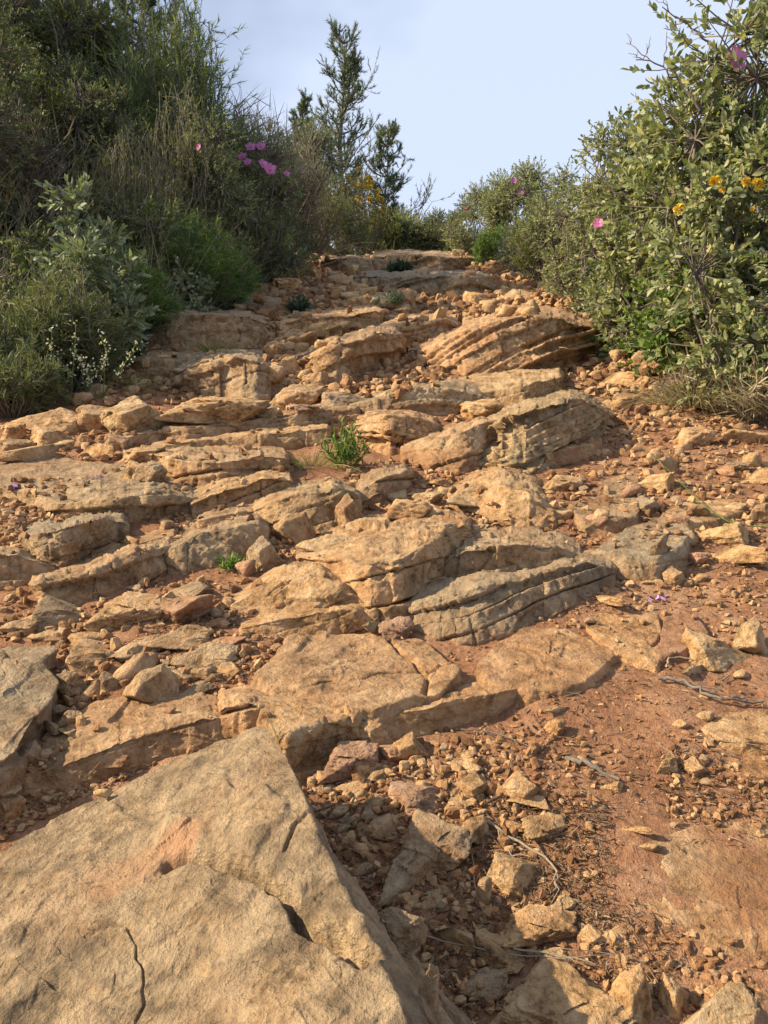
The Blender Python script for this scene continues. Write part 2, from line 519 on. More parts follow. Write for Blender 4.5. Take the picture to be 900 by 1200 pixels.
def ledge(label, st, tilt=.12, thk=.016, lean=.25, amp=.010, mat=None, dirt=.35, step=1.55, group=None, top_rough=.006, name='rock_ledge', topdirt=0.0, jit=1.6):
    seed = (abs(int(st[0][0] * 7 + st[0][3] * 13)) % 977) + 3
    st = np.array(st, float)
    n = max(20, int((st[-1, 0] - st[0, 0]) / step))
    xs = np.linspace(st[0, 0], st[-1, 0], n)
    yb, yc, yf = (np.interp(xs, st[:, 0], st[:, k]) for k in (1, 2, 3))
    sm = np.ones(7) / 7
    pad = lambda a: np.convolve(np.pad(a, 3, 'edge'), sm, 'valid')
    yb, yc, yf = pad(yb), pad(yc), pad(yf)
    hs = np.clip((yf - yc) / 20, .3, 1.6)
    yb = yb + jit * jag(n, 22, seed); yc = yc + jit * 1.25 * (jag(n, 20, seed + 1) + .35 * jag(n, 6, seed + 4)) * hs; yf = yf + jit * 1.2 * jag(n, 18, seed + 2)
    yc = np.minimum(yc, yf - 2.0); yb = np.minimum(yb, yc - 1.2)
    Bt = hit(xs, yf)
    d = ray(xs, yc)
    t = Bt[:, 1] / d[:, 1]
    for _ in range(3):
        Cr = CAM + t[:, None] * d
        h = Cr[:, 2] - Bt[:, 2]
        t = (Bt[:, 1] + lean * h) / d[:, 1]
    Cr = CAM + t[:, None] * d
    h = np.maximum(Cr[:, 2] - Bt[:, 2], .005)
    Bk = hit(xs, yb) + np.array([0, 0, .004])
    Bk[:, 1] = np.maximum(Bk[:, 1], Cr[:, 1] + .03)
    deepF = Bt + np.array([0, .02, -.10]); deepB = Bk + np.array([0, .05, -.14])
    nf = max(8, int(np.max(yf - yc) / 1.35)); ntp = max(16, int(np.max(yc - yb) / 1.3))
    rows = []
    for a, b, k in ((deepF, Bt, 5), (Bt, Cr, nf), (Cr, Bk, ntp), (Bk, deepB, 4)):
        for q in range(k):
            u = q / k
            if b is Bk: u = u ** 1.35
            rows.append(a + (b - a) * u)
    rows.append(deepB)
    P = np.stack(rows, 0)
    v0, v1 = 5 + nf, 5 + nf + ntp
    # gentle crown on the top, then soften the crest
    u = np.linspace(0, 1, ntp)[:, None]
    P[v0:v1, :, 2] += (.05 * h)[None] * np.sin(np.pi * u)
    # broken ends
    K = 6
    def cap(P, side):
        c = P[:, 0 if side < 0 else -1]
        dirx = np.array([side * 1.0, .15, 0])
        hh = max(.015, float(h[0 if side < 0 else -1]))
        cc = c.mean(0)
        cols = []
        for k in range(1, K + 1):
            a = k / K * math.pi / 2
            col = cc + (c - cc) * (max(0, math.cos(a)) ** .5 * np.array([1, 1, .9])) + dirx * math.sin(a) * hh * .3
            col[:, 2] = np.minimum(col[:, 2], c[:, 2])
            cols.append(col)
        return np.stack(cols[::-1] if side < 0 else cols, 1)
    add_coarse(P[::4, ::4])
    P = np.concatenate([cap(P, -1), P, cap(P, 1)], 1)
    nr, nc = P.shape[:2]
    nrm = grid_normals(P)
    if nrm[5 + nf // 2, :, 1].mean() > 0: nrm = -nrm
    fP, fN = P.reshape(-1, 3), nrm.reshape(-1, 3)
    sd_, s = strata_disp(fP, tilt, thk, seed)
    front = 1 - sstep(.45, .85, fN[:, 2])
    hcol = np.concatenate([np.full(K, h[0]), h, np.full(K, h[-1])])
    hsz = np.clip(hcol / .05, .25, 1.4)
    hsz = np.broadcast_to(hsz[None], (nr, nc)).ravel()
    disp = front * amp * .95 * hsz * sd_
    disp += amp * .3 * hsz * fbm(fP, 5, 3, seed=seed + 20)
    disp += (.0062 * chips(fP * [.8, 1, 1.3], 9, seed + 80) + .0034 * chips(fP * [1, 1, 1.5], 24, seed + 90) + .0016 * chips(fP, 70, seed + 95)) * hsz + .0010 * hsz * ridged(fP, 34, 2, seed=seed + 30) + .0012 * fbm(fP, 130, 3, seed=seed + 40)
    top = sstep(.6, .9, fN[:, 2])
    # broken bedding on the top: low terraces
    tt = fbm(fP * np.array([1, 2.2, 1]), 6, 3, seed=seed + 50) * 3
    terr = (np.floor(tt) + sstep(.75, 1, tt - np.floor(tt)))
    disp += top * top_rough * hsz * terr * .35
    fP = fP + fN * disp[:, None]
    gz = G(fP[:, 0], fP[:, 1])
    hab = fP[:, 2] - gz
    dn = fbm(fP, 12, 3, seed=seed + 60)
    D = dirt * sstep(.035, .0, hab + .018 * dn) + topdirt * top * sstep(-.2, .4, dn) * (sstep(v0 + ntp * .04, v0 + ntp * .12, np.repeat(np.arange(nr), nc)) if topdirt > .5 else 1)
    D = np.maximum(D, dirt * .9 * front * sstep(.05, .5, fbm(fP, 7, 3, seed=seed + 70)))
    i = np.arange((nr - 1) * (nc - 1)); r, c = i // (nc - 1), i % (nc - 1)
    a = r * nc + c
    Fq = np.stack([a, a + 1, a + nc + 1, a + nc], -1)
    under = np.stack([np.arange(nc - 1), (nr - 1) * nc + np.arange(nc - 1), (nr - 1) * nc + np.arange(1, nc), np.arange(1, nc)], -1)
    loc = fP.reshape(nr, nc, 3)[5, nc // 2].copy()
    o = link(name, mesh_from(name, fP - loc, [Fq, under], mat or M_ROCK, attrs={'dirt': np.clip(D, 0, 1), 'stain': np.zeros(len(fP))}), None, loc)
    tag(o, label, 'rock ledge' if name == 'rock_ledge' else 'rock slab', group)
    return o

def slab(label, poly, hf=.03, hb=.008, lean=.25, tilt=.1, thk=.014, amp=.007, mat=None, cracks=(), stains=(), dirt=.3, topdirt=0., lump=.006,
         name='rock_slab', cat='rock slab', res=1.6, round_=.012, jit=1.6, hs=None, deep=.08, big=0.0, chip=1.0, swell=0.0, right_lean=False, cap=(900, 260)):
    """a slab whose top outline is poly (photo pixels); hf / hb: height over the ground at its front / back edge"""
    seed = (abs(int(poly[0][0] * 5 + poly[0][1] * 11)) % 977) + 3
    A = np.array([p[:2] for p in poly], float)
    if hs is None:
        k = (A[:, 1] - A[:, 1].min()) / (np.ptp(A[:, 1]) + 1e-6)
        hs = hb + (hf - hb) * k
    hs = np.array(hs, float)
    Aw = np.vstack([A, A[:1]]); hw = np.append(hs, hs[0])
    L = np.linalg.norm(np.diff(Aw, axis=0), axis=1); S = np.concatenate([[0], np.cumsum(L)])
    n = int(min(cap[0], max(60, S[-1] / res)))
    s = np.linspace(0, S[-1], n, endpoint=False)
    ox, oy, oh = (np.interp(s, S, a) for a in (Aw[:, 0], Aw[:, 1], hw))
    sm = np.ones(5) / 5
    cyc = lambda a: np.convolve(np.concatenate([a[-2:], a, a[:2]]), sm, 'valid')
    ox, oy, oh = cyc(ox), cyc(oy), cyc(oh)
    ang = np.arange(n) / n * 2 * np.pi
    rr = S[-1] / 2 / np.pi
    circ = np.stack([np.cos(ang) * rr / 14, np.sin(ang) * rr / 14, np.full(n, seed * .7)], -1)
    ox = ox + jit * (1.5 * jag(n, 24, seed, True) + .6 * jag(n, 8, seed + 1, True)); oy = oy + jit * (1.0 * jag(n, 22, seed + 7, True) + .4 * jag(n, 7, seed + 8, True))
    O = hit(ox, oy, oh)
    C = O.mean(0)
    C[2] = G(C[0], C[1]) + oh.mean() + big
    Pc = (C - CAM); depth = Pc[1]
    span = np.linalg.norm(O[:, :2] - C[:2], axis=1).mean()
    nr_ = int(np.clip(span / depth * F / res, 14, cap[1]))
    rows = []
    for q in range(nr_):
        u = (q / nr_)
        row = C + (O - C) * u
        row[:, 2] += big * 0
        rows.append(row)
    outw = O - C; outw[:, 2] = 0; outw /= np.linalg.norm(outw, axis=1, keepdims=True)
    zb = G(O[:, 0], O[:, 1]) - deep
    H = O[:, 2] - zb
    ns = int(np.clip(H.max() / depth * F / res, 8, 150))
    for q in range(ns + 1):
        u = q / ns
        row = O + outw * (lean * H * u * (1 if not right_lean else .1 + .9 * np.clip(outw[:, 0], 0, 1)))[:, None]
        row[:, 2] = O[:, 2] - H * u
        rows.append(row)
    P = np.stack(rows, 0)
    # round the rim
    wdt = round_
    for _ in range(2):
        P[1:-1] = (P[:-2] + 2 * P[1:-1] + P[2:]) / 4
    add_coarse(np.concatenate([P, P[:, :1]], 1)[::3, ::3])
    Pw = np.concatenate([P[:, -1:], P, P[:, :1]], 1)
    nrm = grid_normals(Pw)[:, 1:-1]
    nrm[:2] = (0, 0, 1)
    if nrm[nr_ // 2, :, 2].mean() < 0: nrm = -nrm
    mn_ = nrm[nr_ // 2:nr_ - 4].reshape(-1, 3).mean(0); nrm[:nr_ - 3] = mn_ / np.linalg.norm(mn_)
    for _ in range(5):
        nrm[nr_ - 10:nr_ + 8] = (nrm[nr_ - 11:nr_ + 7] + nrm[nr_ - 10:nr_ + 8] + nrm[nr_ - 9:nr_ + 9]) / 3 if nr_ + 9 <= len(nrm) else nrm[nr_ - 10:nr_ + 8]
    nrm = nrm / (np.linalg.norm(nrm, axis=-1, keepdims=True) + 1e-9)
    fP, fN = P.reshape(-1, 3), nrm.reshape(-1, 3)
    sd_, _s = strata_disp(fP, tilt, thk, seed)
    front = 1 - sstep(.4, .8, fN[:, 2])
    hsz = np.clip(hs.max() / .05, .5, 1.6)
    rowi = np.repeat(np.arange(P.shape[0]), P.shape[1])
    disp = front * amp * hsz * sd_ * .8 * sstep(0, 6, rowi - nr_) + amp * hsz * .7 * fbm(fP, 8, 4, seed=seed + 3)
    top = 1 - front
    rw = 1 - sstep(nr_, nr_ + max(4, ns * .8), rowi)
    flatp = fP * np.array([1, 1, .25])
    fz = rw * (lump * 1.3 * fbm(flatp, 5, 4, .55, seed=seed + 9) + swell * fbm(flatp, 3.1, 2, seed=seed + 19))
    tt = fbm(flatp, 7, 3, seed=seed + 50) * 2.5
    fz += rw * lump * .5 * (np.floor(tt) + sstep(.8, 1, tt - np.floor(tt)))
    disp += (.0045 * (1 - .6 * top) * chips(fP, 9, seed + 80) + .0030 * chips(fP, 22, seed + 90) * (1.0 - .55 * top) + .0010 * chips(fP, 70, seed + 95)) * chip + .0009 * ridged(fP, 34, 2, seed=seed + 13) + .0011 * fbm(fP, 120, 3, seed=seed + 14)
    dark = np.zeros(len(fP))
    for cp, cw, cdp in cracks:
        c = np.array(cp, float)
        # densify with a wandering line
        cc = []
        for a_, b_ in zip(c[:-1], c[1:]):
            m = max(2, int(np.linalg.norm(b_ - a_) / 8))
            cc += [a_ + (b_ - a_) * q / m for q in range(m)]
        cc.append(c[-1]); cc = np.array(cc)
        cc[1:-1] += R.uniform(-2.2, 2.2, (len(cc) - 2, 2))
        Q = hit(cc[:, 0], cc[:, 1], np.interp(cc[:, 1], [A[:, 1].min(), A[:, 1].max()], [hs[A[:, 1].argmin()], hs[A[:, 1].argmax()]]))[:, :2]
        dmin = np.full(len(fP), 9.); 
        for a_, b_ in zip(Q[:-1], Q[1:]):
            ab = b_ - a_; tq = np.clip(((fP[:, :2] - a_) @ ab) / (ab @ ab + 1e-12), 0, 1)
            dmin = np.minimum(dmin, np.linalg.norm(fP[:, :2] - a_ - tq[:, None] * ab, axis=1))
        wv = cw * (1 + .6 * fbm(fP, 30, 2, seed=seed + 77))
        
        fz -= rw * cdp * (np.exp(-(dmin / wv) ** 2) + .10 * np.exp(-(dmin / (cw * 5)) ** 2))
    fP = fP + fN * disp[:, None]
    fP[:, 2] += fz
    stain = np.zeros(len(fP))
    for (sx, sy, rx, ry, amt) in stains:
        q = hit([sx, sx + rx, sx], [sy, sy, sy - ry], float(np.mean(hs)))
        a_, b_ = np.linalg.norm(q[1] - q[0]), np.linalg.norm(q[2] - q[0])
        dd = np.hypot((fP[:, 0] - q[0][0]) / a_, (fP[:, 1] - q[0][1]) / b_) + .5 * fbm(fP, 16, 4, seed=seed + 5)
        stain = np.maximum(stain, amt * sstep(1.1, .55, dd))
    hab = fP[:, 2] - G(fP[:, 0], fP[:, 1])
    dn = fbm(fP, 12, 3, seed=seed + 60)
    D = dirt * sstep(.03, .0, hab + .015 * dn) + topdirt * top * sstep(-.3, .4, dn + .3 * fbm(fP, 3, 2, seed=seed + 2))
    D = np.maximum(D, dirt * front * sstep(.0, .5, dn))
    nr, nc = P.shape[:2]
    i = np.arange((nr - 1) * nc); r, c = i // nc, i % nc
    Fq = np.stack([r * nc + c, r * nc + (c + 1) % nc, (r + 1) * nc + (c + 1) % nc, (r + 1) * nc + c], -1)
    under = ((nr - 1) * nc + np.arange(nc))[None]
    loc = np.array([C[0], C[1], G(C[0], C[1])])
    o = link(name, mesh_from(name, fP - loc, [Fq[:, ::-1], under], mat or M_ROCK, attrs={'dirt': np.clip(D, 0, 1), 'stain': stain}), None, loc)
    tag(o, label, cat)
    return o

# far to near -------------------------------------------------------------
ledge('thin bedded ledge at the crest of the path, farthest from the camera', [(438,294,300,314),(480,292,297,316),(520,293,300,318),(562,297,304,312)], tilt=.10, thk=.03, amp=.018)
ledge('low grey ledge at the left edge just under the crest', [(378,299,306,316),(410,297,303,318),(450,298,304,314)], tilt=.05, thk=.03, amp=.018, mat=M_ROCK_GREY)
ledge('long dark fronted ledge crossing the upper path below the crest', [(412,318,325,338),(450,315,323,342),(500,317,324,345),(535,318,325,349),(562,318,324,348),(577,322,330,344)], tilt=.08, thk=.025, amp=.018, mat=M_ROCK_GREY)
ledge('short ledge with a grey top right below the long dark fronted one', [(438,346,353,366),(480,346,351,369),(524,350,356,367)], tilt=.05, thk=.02, amp=.013)
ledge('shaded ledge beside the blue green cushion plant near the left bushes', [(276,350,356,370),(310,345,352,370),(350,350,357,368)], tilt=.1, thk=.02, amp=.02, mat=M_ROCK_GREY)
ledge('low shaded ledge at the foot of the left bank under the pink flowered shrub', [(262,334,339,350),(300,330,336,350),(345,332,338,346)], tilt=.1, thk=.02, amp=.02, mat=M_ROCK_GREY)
ledge('sunlit slanting ledge left of the middle of the upper path', [(320,374,382,393),(360,364,374,397),(400,361,369,399),(444,356,364,388)], tilt=.2, thk=.02, amp=.018)
ledge('low sunlit ledge above the slanting one', [(392,342,350,360),(430,340,346,362),(462,344,350,360)], tilt=.15, thk=.02, amp=.018)
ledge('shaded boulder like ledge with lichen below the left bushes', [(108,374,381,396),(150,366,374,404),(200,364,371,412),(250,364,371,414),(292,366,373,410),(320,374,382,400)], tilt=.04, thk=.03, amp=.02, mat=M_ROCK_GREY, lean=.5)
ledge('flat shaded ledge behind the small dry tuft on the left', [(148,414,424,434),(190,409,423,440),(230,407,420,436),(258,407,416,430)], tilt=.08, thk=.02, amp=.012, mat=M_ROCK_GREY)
ledge('small sunlit strata right of the gully near the path middle', [(422,386,393,404),(460,372,382,402),(490,368,376,400),(524,368,375,398),(534,374,381,390)], tilt=.22, thk=.018, amp=.02)
ledge('dark pointed block with layered top left of the gully', [(212,420,432,456),(240,412,420,464),(272,411,417,472),(300,413,419,476),(318,420,429,472),(328,432,442,462)], tilt=.12, thk=.03, amp=.012, mat=M_ROCK_GREY, lean=.4)
ledge('layered ledge rising to the right beside the gully of pale stones', [(352,413,423,438),(380,399,411,450),(410,390,401,452),(440,384,393,440),(462,382,390,428)], tilt=.30, thk=.018, amp=.02)
ledge('steep many layered ledge right of the path middle with dark hollows', [(492,404,414,426),(520,391,401,436),(550,378,388,440),(585,367,376,440),(620,360,369,438),(655,362,370,434),(692,372,382,420)], tilt=.30, thk=.017, amp=.026, lean=.45)
ledge('smooth pale bed lying between the two steep layered ledges', [(538,446,460,474),(580,438,456,474),(620,430,446,472),(655,427,438,460)], tilt=.2, thk=.02, amp=.008, top_rough=.004, mat=M_ROCK_TAN)
ledge('long ledge with a dark rough front behind the green tuft', [(372,474,483,490),(430,460,470,490),(480,450,460,488),(530,446,457,484),(560,450,461,480),(575,460,468,477)], tilt=.08, thk=.02, amp=.010, mat=M_ROCK_GREY)
ledge('uppermost bed of the long stepped ledge left of the green tuft', [(128,508,519,530),(170,497,506,524),(230,492,499,519),(280,488,495,514),(330,482,490,509),(380,472,480,502),(416,472,480,498)], tilt=.12, thk=.015, amp=.010)
ledge('middle bed of the long stepped ledge left of the green tuft', [(178,517,522,534),(230,511,516,532),(290,505,510,527),(340,499,505,524),(384,495,500,520)], tilt=.14, thk=.014, amp=.010, mat=M_ROCK_TAN)
ledge('lowest bed of the long stepped ledge with a dark cavity under its lip', [(145,528,534,543),(180,529,534,548),(210,526,540,568),(240,524,542,572),(280,523,539,568),(312,523,535,560),(334,526,537,553)], tilt=.12, thk=.016, amp=.014, lean=-.1)
ledge('stack of thin beds right of the green tuft', [(430,484,491,517),(455,481,488,528),(482,483,491,526),(508,491,498,520)], tilt=-.18, thk=.013, amp=.016)
ledge('block with a red earthy front right of the thin beds', [(478,514,523,540),(510,506,517,552),(540,497,510,556),(562,491,499,552),(580,494,501,538)], tilt=.2, thk=.03, amp=.012, dirt=.8, lean=.6)
ledge('big slanting layered ledge with a grey crest right of the path middle', [(566,497,509,550),(600,473,490,560),(630,463,478,556),(660,458,470,542),(685,461,472,524),(705,472,482,508)], tilt=.30, thk=.02, amp=.018, lean=.5, mat=M_ROCK_GREY)
ledge('low reddish bed under the big slanting ledge', [(640,528,534,548),(670,518,526,545),(705,512,520,530)], tilt=.2, thk=.012, amp=.008, dirt=.6)
ledge('broad flat ledge with violet petals on its top at the left', [(-20,542,566,580),(40,539,580,598),(75,539,591,611),(130,543,586,620),(180,553,582,618),(224,570,583,602)], tilt=.05, thk=.018, amp=.012, mat=M_ROCK_GREY, top_rough=.003)
ledge('slanting bed between two small stones at the left', [(224,575,593,606),(255,562,580,608),(290,549,566,600),(320,547,559,592),(340,552,562,582)], tilt=.28, thk=.016, amp=.012)
ledge('lumpy overhanging ledge at the left with a dark pocket below', [(25,622,632,648),(45,612,624,664),(75,605,617,666),(110,600,608,652),(145,602,611,634)], tilt=.2, thk=.025, amp=.014, mat=M_ROCK_GREY, lean=-.15)
ledge('short bed above the grass sprig', [(233,600,611,624),(270,593,602,620),(308,588,597,614)], tilt=.22, thk=.015, amp=.01)
ledge('grey humped block with a slanting crack in the middle left', [(300,583,596,620),(325,572,587,630),(360,564,578,630),(395,561,573,624),(416,570,583,612)], tilt=.25, thk=.04, amp=.008, mat=M_ROCK_GREY, lean=.5)
ledge('small block in the hollow below the green tuft', [(424,560,573,592),(445,549,561,592),(474,545,553,576)], tilt=.1, thk=.03, amp=.008)
ledge('low bed at the left picture edge', [(-30,640,650,692),(20,642,652,688),(50,654,662,680),(64,662,668,676)], tilt=.1, thk=.02, amp=.012)
ledge('thin upper bed above the pocket of small stones on the left', [(108,646,652,662),(150,631,640,654),(204,618,627,641)], tilt=.25, thk=.012, amp=.01)
ledge('long bed slanting up to the right above the left rubble', [(48,668,683,722),(90,661,672,718),(130,650,660,703),(165,640,649,692),(198,627,639,668)], tilt=.22, thk=.03, amp=.010, lean=.6)
ledge('smooth grey wedge of rock beside the grass sprig', [(186,651,661,669),(205,630,643,671),(235,613,628,667),(270,605,621,662),(302,599,614,656)], tilt=.22, thk=.05, amp=.006, mat=M_ROCK_GREY, lean=.5)
ledge('smooth rounded shoulder of rock behind the central ledge', [(528,572,581,594),(560,552,571,604),(590,544,564,616),(622,555,580,620),(650,588,600,614)], tilt=.15, thk=.05, amp=.006, mat=M_ROCK_TAN, lean=.9)
ledge('top beds of the layered ledge right of the central crack', [(508,656,668,682),(545,629,645,688),(580,621,640,684),(620,618,637,678),(655,626,641,668),(680,641,652,660)], tilt=.14, thk=.014, amp=.015, lean=.1)
ledge('orange triangular face left of the central ledge', [(273,700,709,724),(300,683,694,728),(330,663,679,730),(365,655,675,732),(400,668,690,732),(434,702,713,730)], tilt=.25, thk=.06, amp=.007, lean=.8, mat=M_ROCK_TAN)
ledge('central ledge with a flat sunlit top and a dark split at its right', [(350,640,652,676),(390,620,655,694),(430,608,660,734),(465,602,653,732),(490,599,640,716),(515,597,628,692),(542,602,617,660)], tilt=.12, thk=.035, amp=.013, lean=.35)
ledge('small grey wedge in the split of the layered ledge', [(486,680,690,702),(515,671,680,698),(556,676,685,693)], tilt=-.1, thk=.02, amp=.008, mat=M_ROCK_GREY)
ledge('main layered ledge right of the centre with rounded beds', [(484,692,707,736),(520,680,696,750),(560,671,689,753),(605,667,683,742),(650,657,673,724),(690,645,661,705),(716,650,664,688)], tilt=.20, thk=.020, amp=.013, lean=.75, mat=M_ROCK_GREY)
ledge('low orange bed at the foot of the triangular face', [(283,728,737,751),(320,719,729,751),(370,709,719,747),(416,705,712,744),(432,714,722,738)], tilt=.18, thk=.03, amp=.006, mat=M_ROCK_TAN)

# flat slabs
slab('flat tan slab with a notched edge below the big slanting ledge', [(667,590),(700,565),(747,552),(753,580),(747,604),(712,611),(682,611)], hf=.018, mat=M_ROCK_GREY, res=1.5)
slab('large tilted grey slab beside the red hollow on the right', [(697,643),(740,616),(787,600),(814,624),(800,641),(770,657),(735,655)], hf=.03, mat=M_ROCK_GREY, res=1.5)
slab('pale slab behind the tilted grey slab near the green sprig', [(775,600),(800,588),(866,583),(872,596),(838,609),(800,615)], hf=.016, mat=M_ROCK_TAN)
slab('flat reddish slab with a curved crack right of the wide slab', [(684,730),(700,716),(775,715),(783,746),(770,779),(722,765)], hf=.013, dirt=.5, mat=M_ROCK_TAN, cracks=[([(775,715),(778,735),(765,755)], .002, .006)], lump=.004)
slab('rust red slab next to the two big tan blocks', [(778,722),(815,712),(832,735),(802,762),(772,766)], hf=.015, dirt=.7, mat=M_ROCK_RED, lump=.005)
slab('wide smooth tan slab below the layered ledge', [(558,776),(610,733),(662,735),(724,763),(700,786),(665,803),(618,806),(575,797)], hf=.02, hb=.006, dirt=.35, topdirt=.15, lump=.004, mat=M_ROCK)
ledge('thin curved ledge jutting over the red earth', [(438,832,841,866),(480,821,832,864),(530,811,823,852),(580,799,811,838),(612,795,804,820),(624,800,808,812)], tilt=.15, thk=.02, amp=.006, lean=.1, mat=M_ROCK_TAN, topdirt=.15)
slab('large cracked slab in the middle with grey blotches', [(298,790),(340,748),(420,741),(492,745),(542,784),(516,812),(470,822),(440,834),(400,832),(330,817)], hf=.035, hb=.006, lump=.009,
     cracks=[([(455,748),(475,768),(500,785),(498,812)], .0025, .010), ([(310,815),(365,805),(390,795)], .002, .006), ([(425,795),(470,782),(500,785)], .002, .008), ([(500,785),(535,775)], .002, .007)])
slab('lower shelf of the cracked slab, beside the dry grass blades', [(302,822),(345,812),(410,824),(416,840),(380,850),(335,860),(310,852)], hf=.045, hb=.02, lump=.005, mat=M_ROCK_TAN)
ledge('long shelf of rock running behind the foreground boulder', [(15,898,914,930),(70,852,901,924),(110,828,881,912),(150,820,862,894),(200,816,852,880),(245,814,843,872),(268,826,846,864)], tilt=.22, thk=.025, amp=.009, lean=.35, top_rough=.003)
ledge('dark fronted end of the rock shelf behind the boulder tip', [(262,812,832,866),(290,805,823,870),(314,808,826,862)], tilt=.15, thk=.03, amp=.008, lean=.1)
slab('grey lichened slab cut by the left picture edge', [(-60,757),(50,752),(72,760),(50,777),(67,792),(60,812),(35,846),(8,884),(-60,905)], hf=.07, hb=.02, lump=.008, mat=M_ROCK_GREY, lean=.1)
slab('buff slab at the right edge under the grey branch', [(823,852),(848,834),(940,826),(940,870),(880,872),(845,866)], hf=.018, dirt=.3, topdirt=.2, mat=M_ROCK_TAN)
slab('second buff slab just below the one under the branch', [(850,886),(868,878),(940,878),(940,905),(880,905)], hf=.010, dirt=.5, topdirt=.3, mat=M_ROCK_TAN)
ledge('earth covered shelf with a pale worn lip at the bottom right', [(706,1018,1030,1044),(745,1003,1050,1082),(780,985,1074,1120),(815,972,1096,1150),(860,968,1096,1166),(960,962,1096,1172)], tilt=.05, thk=.04, amp=.006, lean=.9, dirt=.08, topdirt=.95, top_rough=.002, jit=1.0)
# the foreground boulder
slab('huge tan boulder with a sharp tip filling the bottom left foreground',
     [(-120,1030),(0,985),(100,934),(190,893),(250,874),(309,861),(319,868),(345,925),(377,1000),(407,1060),(432,1100),(458,1155),(478,1215),(510,1330),(520,1480),(200,1560),(-260,1500)],
     hs=[.05,.05,.05,.055,.065,.085,.09,.115,.14,.155,.165,.17,.17,.16,.15,.14,.12], jit=1.8, right_lean=True, lean=.85, cap=(1900, 430), mat=M_HERO, amp=.006, thk=.05, lump=.0095, res=1.4, deep=.06,
     cracks=[([(200,1015),(215,1012),(250,1025),(285,1060),(318,1085),(342,1110),(350,1135),(365,1160),(395,1180),(430,1215)], .0046, .032), ([(375,1008),(345,1030),(335,1055)], .0016, .006), ([(100,1078),(150,1085),(165,1125)], .0012, .004), ([(165,1125),(170,1165),(150,1200)], .0012, .004), ([(200,930),(215,905)], .0022, .003)],
     stains=[(150,982,72,34,.5),(208,968,34,27,.95)], name='boulder', cat='boulder', dirt=.15, chip=.8, swell=.022)

# ------------------------------------------------------------------ loose stones
cv = np.concatenate(COARSE_V); cf = np.concatenate(COARSE_F)
BVH = BVHTree.FromPolygons(cv.tolist(), cf.tolist())
LAST, NGROUND = [0, 1], len(COARSE_F[0])
def surf_px(px, py):
    d = ray([px], [py])[0]
    r_ = BVH.ray_cast(Vector(CAM), Vector(d))
    LAST[0] = r_[2] if r_[2] is not None else 0
    LAST[1] = r_[1].z if r_[1] is not None else 1
    return None if r_[0] is None else np.array(r_[0])
def surf_down(x, y):
    r_ = BVH.ray_cast(Vector((x, y, 8)), Vector((0, 0, -1)))
    return None if r_[0] is None else r_[0].z

def ico(sub):
    import bmesh
    bm = bmesh.new()
    bmesh.ops.create_icosphere(bm, subdivisions=sub, radius=1)
    V = np.array([v.co[:] for v in bm.verts]); Fc = np.array([[v.index for v in f.verts] for f in bm.faces])
    bm.free()
    return V, Fc
ICO = {k: ico(k) for k in (2, 3, 5, 6)}

def stone_shape(seed, sub=5, k=11, sharp=22, rough=.03, flat=1.0):
    rs = np.random.RandomState(seed)
    V, Fc = ICO[sub]
    n = rs.normal(size=(k, 3)); n[:, 2] *= .8
    n /= np.linalg.norm(n, axis=1, keepdims=True)
    # a broad top and bottom face plus random facets
    n = np.concatenate([n, [[rs.uniform(-.3, .3), rs.uniform(-.35, .1), 1], [rs.uniform(-.1, .1), rs.uniform(-.1, .1), -1]]])
    n /= np.linalg.norm(n, axis=1, keepdims=True)
    h = rs.uniform(.62, 1.0, len(n)); h[-2:] = rs.uniform(.6, .8, 2)
    q = np.maximum(V @ n.T, 1e-3) / h
    r = (q ** sharp).sum(1) ** (-1 / sharp)
    P = V * r[:, None]
    mn, mxx = P.min(0), P.max(0)
    P = (P - (mn + mxx) / 2) / (mxx - mn)
    nn = V
    if sub >= 5:
        P = P + nn * (rough * fbm(P + seed, 3, 4, .55, seed=seed) + rough * .3 * ridged(P + seed, 9, 3, seed=seed + 1) + rough * .9 * chips(P + seed, 3.1, seed) + rough * .35 * chips(P + seed, 8, seed + 3))[:, None]
    else:
        P = P + nn * (rough * fbm(P + seed, 3, 2, seed=seed))[:, None]
    return P, Fc

MATS = {'t': M_ROCK_TAN, 'g': M_ROCK_GREY, 'r': M_ROCK_RED, 'm': M_ROCK}
PROTO = {}
def stone_mesh(v, sub, mat):
    key = (v, sub, mat)
    if key not in PROTO:
        P, Fc = stone_shape(v * 31 + 7, sub, k=6 + v % 5, sharp=34 + (v * 7) % 30, rough=.035 + .01 * (v % 4))
        PROTO[key] = mesh_from('stone', P, Fc, MATS[mat], smooth=True)
    return PROTO[key]

